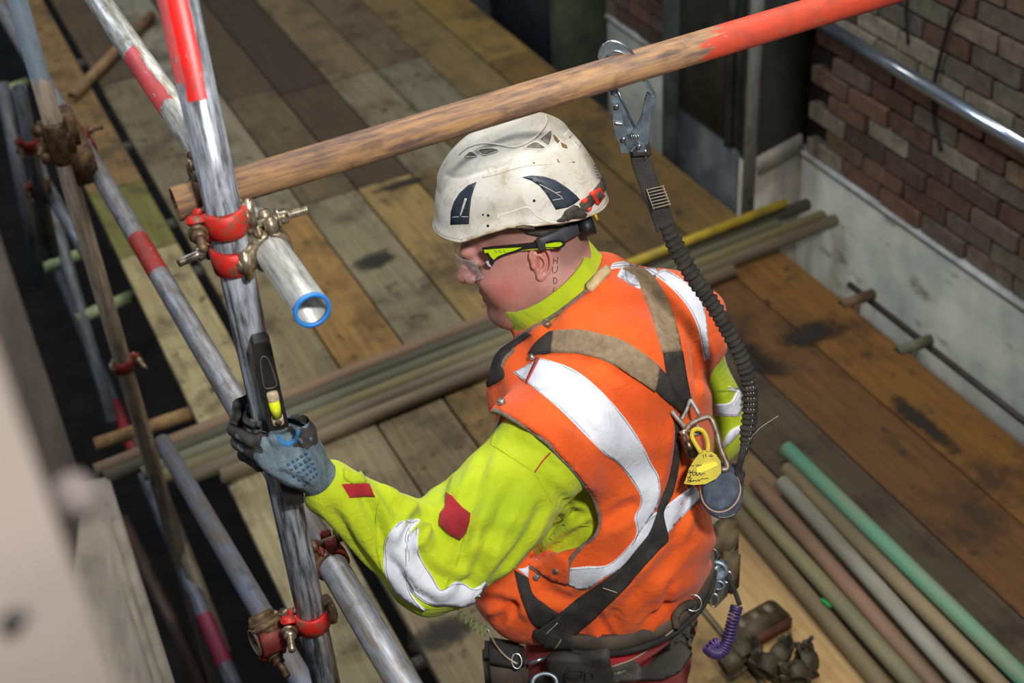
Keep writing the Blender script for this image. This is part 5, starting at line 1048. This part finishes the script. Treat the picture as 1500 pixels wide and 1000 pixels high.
# energy absorber pack
pk = empty('shock_absorber_pack', at(1062, 735, 2.3), 'blue-grey fabric pouch with piped flap hanging below the lanyard', 'pouch')
pn = unit(ray(1060, 730))*-1; pc_ = at(1058, 722, 2.30); px_, py_ = unit(cw((1, .12, 0))), unit(cw((-.1, 1, .1)))
def pack_sd(P): Q = (P-pc_.astype(np.float32)); u = Q@px_.astype(np.float32); w = Q@py_.astype(np.float32); n = Q@pn.astype(np.float32); return smax(smax(np.sqrt((u/1.0)**2+(np.maximum(w-.008, 0)/1.0)**2)-.0335, np.abs(n+.014)-.026, .010), -(w+.046), .010)
fab = basic('denim_fabric', (78, 88, 104), (56, 64, 78), 60, .9, 0, .8, 700, .002); V, F = nets(pack_sd, pc_-.075, pc_+.075, .0024); V = relax(V, F, 2, .4); link('pouch', V, F, fab, pk); pB = bvh_of((V, F))
cord('piping', D8([(352, 690), (352, 740), (375, 810), (430, 855), (490, 862), (550, 835), (595, 780), (612, 710), (600, 640), (570, 590)]), pB, .0016, basic('tan_piping', (176, 142, 116), None), pk, off=.001, dflt=2.28)
cord('stitching', D8([(460, 910), (520, 908), (580, 880)]), pB, .0006, thr, pk, dflt=2.28); patch('top_strap', D8([(560, 560), (600, 580), (640, 610), (652, 680), (620, 690), (600, 640)]), pB, MT['web'], pk, off=.002, th=.004, dflt=2.3)
patch('flap', D8([(362, 680), (400, 640), (480, 600), (560, 592), (592, 640), (602, 710), (586, 775), (545, 826), (490, 850), (432, 846), (384, 806), (364, 745)]), pB, basic('denim_flap', (96, 106, 120), (68, 78, 92), 70, .9, 0, .9, 800, .002), pk, off=.0004, th=.0012, dflt=2.28)
# pouch, wrist cord and small gear at the worker's belt
def Z(z): return zp(z, 4.545, (1000, 780))
kp = empty('tool_pouch', at(735, 985, 2.6), 'dark brown leather tool pouch on the near side of the belt', 'pouch')
pp = at(742, 985, 2.56); MB().box(pp, (.085, .05, .12), ax=[unit(cw((1, .15, 0))), unit(cw((0, .5, -.8))), UP], bev=.014).build('pocket', MT['beltm'], kp); MB().box(pp+UP*.055, (.075, .058, .035), ax=[unit(cw((1, .15, 0))), unit(cw((0, .5, -.8))), UP], bev=.010).build('flap', MT['web'], kp)
tc = empty('tool_lanyard', at(700, 915, 2.5), 'thin green coiled tool cord with a small steel clip beside the belt', 'cord')
def coil(path, r, turns, wr, nm, m, par):
    P = cr(path, 40); n = turns*14; u = np.linspace(0, len(P)-1, n); Q = np.stack([np.interp(u, np.arange(len(P)), P[:, i]) for i in range(3)], 1); T = np.gradient(Q, axis=0); T /= np.linalg.norm(T, axis=1)[:, None]; X = frame(T[0])[0]; out = []
    for k in range(n): X = X-T[k]*X.dot(T[k]); X = unit(X); Y = np.cross(T[k], X); a = 2*math.pi*k/14; out.append(Q[k]+r*(math.cos(a)*X+math.sin(a)*Y))
    return MB().sweep(out, wr, 6).build(nm, m, par)
coil([at(668, 898, 2.5), at(690, 912, 2.5), at(714, 925, 2.5)], .0085, 7, .0011, 'coil', basic('green_coil', (120, 140, 70), None, rough=.4), tc)
MB().sweep(cr([at(714, 920, 2.5), at(727, 945, 2.5), at(742, 962, 2.5), at(758, 972, 2.5)], 5), .0022, 6).build('link', basic('brass_link', (150, 110, 70), (190, 190, 180), 40, .4, .6), tc); ringp(at(757, 968, 2.5), ray(750, 900), .009, .0016, 'clip', tc, MT['chrome'], 1.5)
wb = empty('belt_karabiner', at(790, 995, 2.5), 'silver ring clip lying on the red trousers at the belt', 'carabiner'); ringp(at(798, 1000, 2.47), ray(790, 900), .022, .0036, 'ring', wb, MT['dsteel'], .75); MB().cyl(at(775, 972, 2.5), at(800, 962, 2.5), .004, 10).build('swivel', MT['chrome'], wb)
gear = empty('key_cluster', at(1035, 840, 2.62), 'bunch of steel rings and clips hanging from the belt by the purple cord', 'clips')
for (x, y, r, w, q, m) in ((225, 250, .019, .0045, .8, 'dsteel'), (170, 355, .013, .0035, 1.5, 'bolt'), (180, 150, .016, .0012, .9, 'chrome'), (300, 295, .009, .0022, 1.2, 'chrome'), (240, 350, .010, .0030, .8, 'dsteel'), (210, 450, .008, .0022, 1.6, 'bolt'), (130, 280, .009, .0022, 1.2, 'dsteel')):
    ringp(at(*Z([(x, y)])[0], 2.60), ray(1000, 500)+np.array([.1*q, .05, .1]), r, w, 'ring', gear, MT[m], q)
MB().cyl(at(*Z([(225, 250)])[0], 2.61), at(*Z([(225, 250)])[0], 2.63), .016, 20).build('reel_face', MT['black'], gear); MB().box(at(*Z([(230, 330)])[0], 2.63), (.05, .03, .10), ax=PAX, bev=.01).build('clip_body', MT['dsteel'], gear)
MB().sweep(cr([at(*Z([(300, 290)])[0], 2.6), at(*Z([(350, 400)])[0], 2.6), at(*Z([(380, 480)])[0], 2.6)], 5), .005, 8).build('cord_link', MT['web'], gear)
pcx = empty('coiled_tool_cord', at(1045, 960, 2.6), 'purple plastic coiled tool cord hanging at the hip', 'cord')
coil([at(*Z([(360, 490)])[0], 2.6), at(*Z([(330, 600)])[0], 2.6), at(*Z([(300, 720)])[0], 2.6), at(*Z([(250, 800)])[0], 2.6), at(*Z([(195, 790)])[0], 2.6), at(*Z([(165, 760)])[0], 2.6)], .0098, 27, .0030, 'coil', basic('purple_coil', (80, 62, 112), (56, 42, 84), 60, .4), pcx)
coil([at(*Z([(180, 800)])[0], 2.6), at(*Z([(200, 740)])[0], 2.6), at(*Z([(240, 730)])[0], 2.6)], .007, 6, .0026, 'coil', basic('purple_coil', (98, 76, 140), None, rough=.35), pcx)
bag = empty('holster', at(1055, 800, 2.66), 'olive brown tool holster hanging at the hip behind the clips', 'holster'); MB().box(at(*Z([(270, 60)])[0], 2.70), (.07, .05, .10), ax=PAX, bev=.018).build('pocket', basic('olive_leather', (112, 96, 68), (80, 66, 52), 20, .7, 0, .3), bag); MB().box(at(*Z([(300, 250)])[0], 2.72), (.055, .04, .12), ax=PAX, bev=.014).build('sheath', basic('olive_sheath', (104, 96, 66), (92, 50, 40), 12, .7), bag)
# things lying on the deck by the plywood
blk = empty('brake_block', onz(1110, 925, .02), 'dark rust-edged steel block with three slots, lying on the plywood', 'steel block')
bax = unit(onz(1145, 895, .03)-onz(1075, 935, .03)); bay = np.cross(UP, bax); bc = (onz(1110, 915, .045)+onz(1110, 915, .045))/2
MB().box(bc, (.17, .085, .05), ax=[bax, bay, UP], bev=.012).build('body', basic('oily_steel', (84, 72, 48), (54, 46, 34), 30, .6, .3, .3), blk); MB().box(bc-bay*.040-UP*.004, (.165, .012, .040), ax=[bax, bay, UP], bev=.004).build('rust_edge', basic('rust_red', (96, 50, 38), (70, 40, 32), 30, .8), blk)
for k in (-1, 0, 1): MB().box(bc+bax*.045*k+bay*.012+UP*.025, (.022, .030, .008), ax=[bax, bay, UP], bev=.003).build('slot_lug', basic('lug_worn', (128, 116, 92), (90, 80, 60), 40, .6), blk)
pile = [(1070, 970, .0, 1), (1125, 975, .5, 0), (1165, 985, 1.2, 1)]
for i, (x, y, a, fl) in enumerate(pile):
    c_ = onz(x, y, .07); lb = ('oily loose coupler lying nearest the worker in the pile by the plywood', 'oily loose coupler in the middle of the pile, under the slotted block', 'oily loose coupler farthest from the worker in the pile')[i]
    q = empty('loose_coupler', c_-UP*.05, lb, 'coupler', 'loose couplers lying beside the plywood'); m1 = basic(f'oily_fit_{i}', (86, 78, 56), (52, 46, 36), 40, .6, .3, .4)
    ax_ = (math.cos(a), math.sin(a), .3); half_coupler(q, c_, ax_, (-math.sin(a), math.cos(a), .4), (0, 0, 1), m1, m1, m1, .05); half_coupler(q, c_+np.array([.05, .02, -.01]), (-math.sin(a), math.cos(a), .2), (math.cos(a), math.sin(a), .3), (0, 0, 1), m1, m1, m1, .05)
gc = onz(1210, 883, .07); MB().box(gc, (.035, .012, .006), ax=[unit(onz(1220, 890, .07)-onz(1203, 876, .07)), (0, 0, 1), (1, 0, 0)], bev=.002).build('plastic_tag', basic('green_plastic', (20, 170, 80), None), label='tiny bright green plastic scrap on the slim brown tube', cat='scrap')
# small folds laid over with grime on the vest
print('script done')
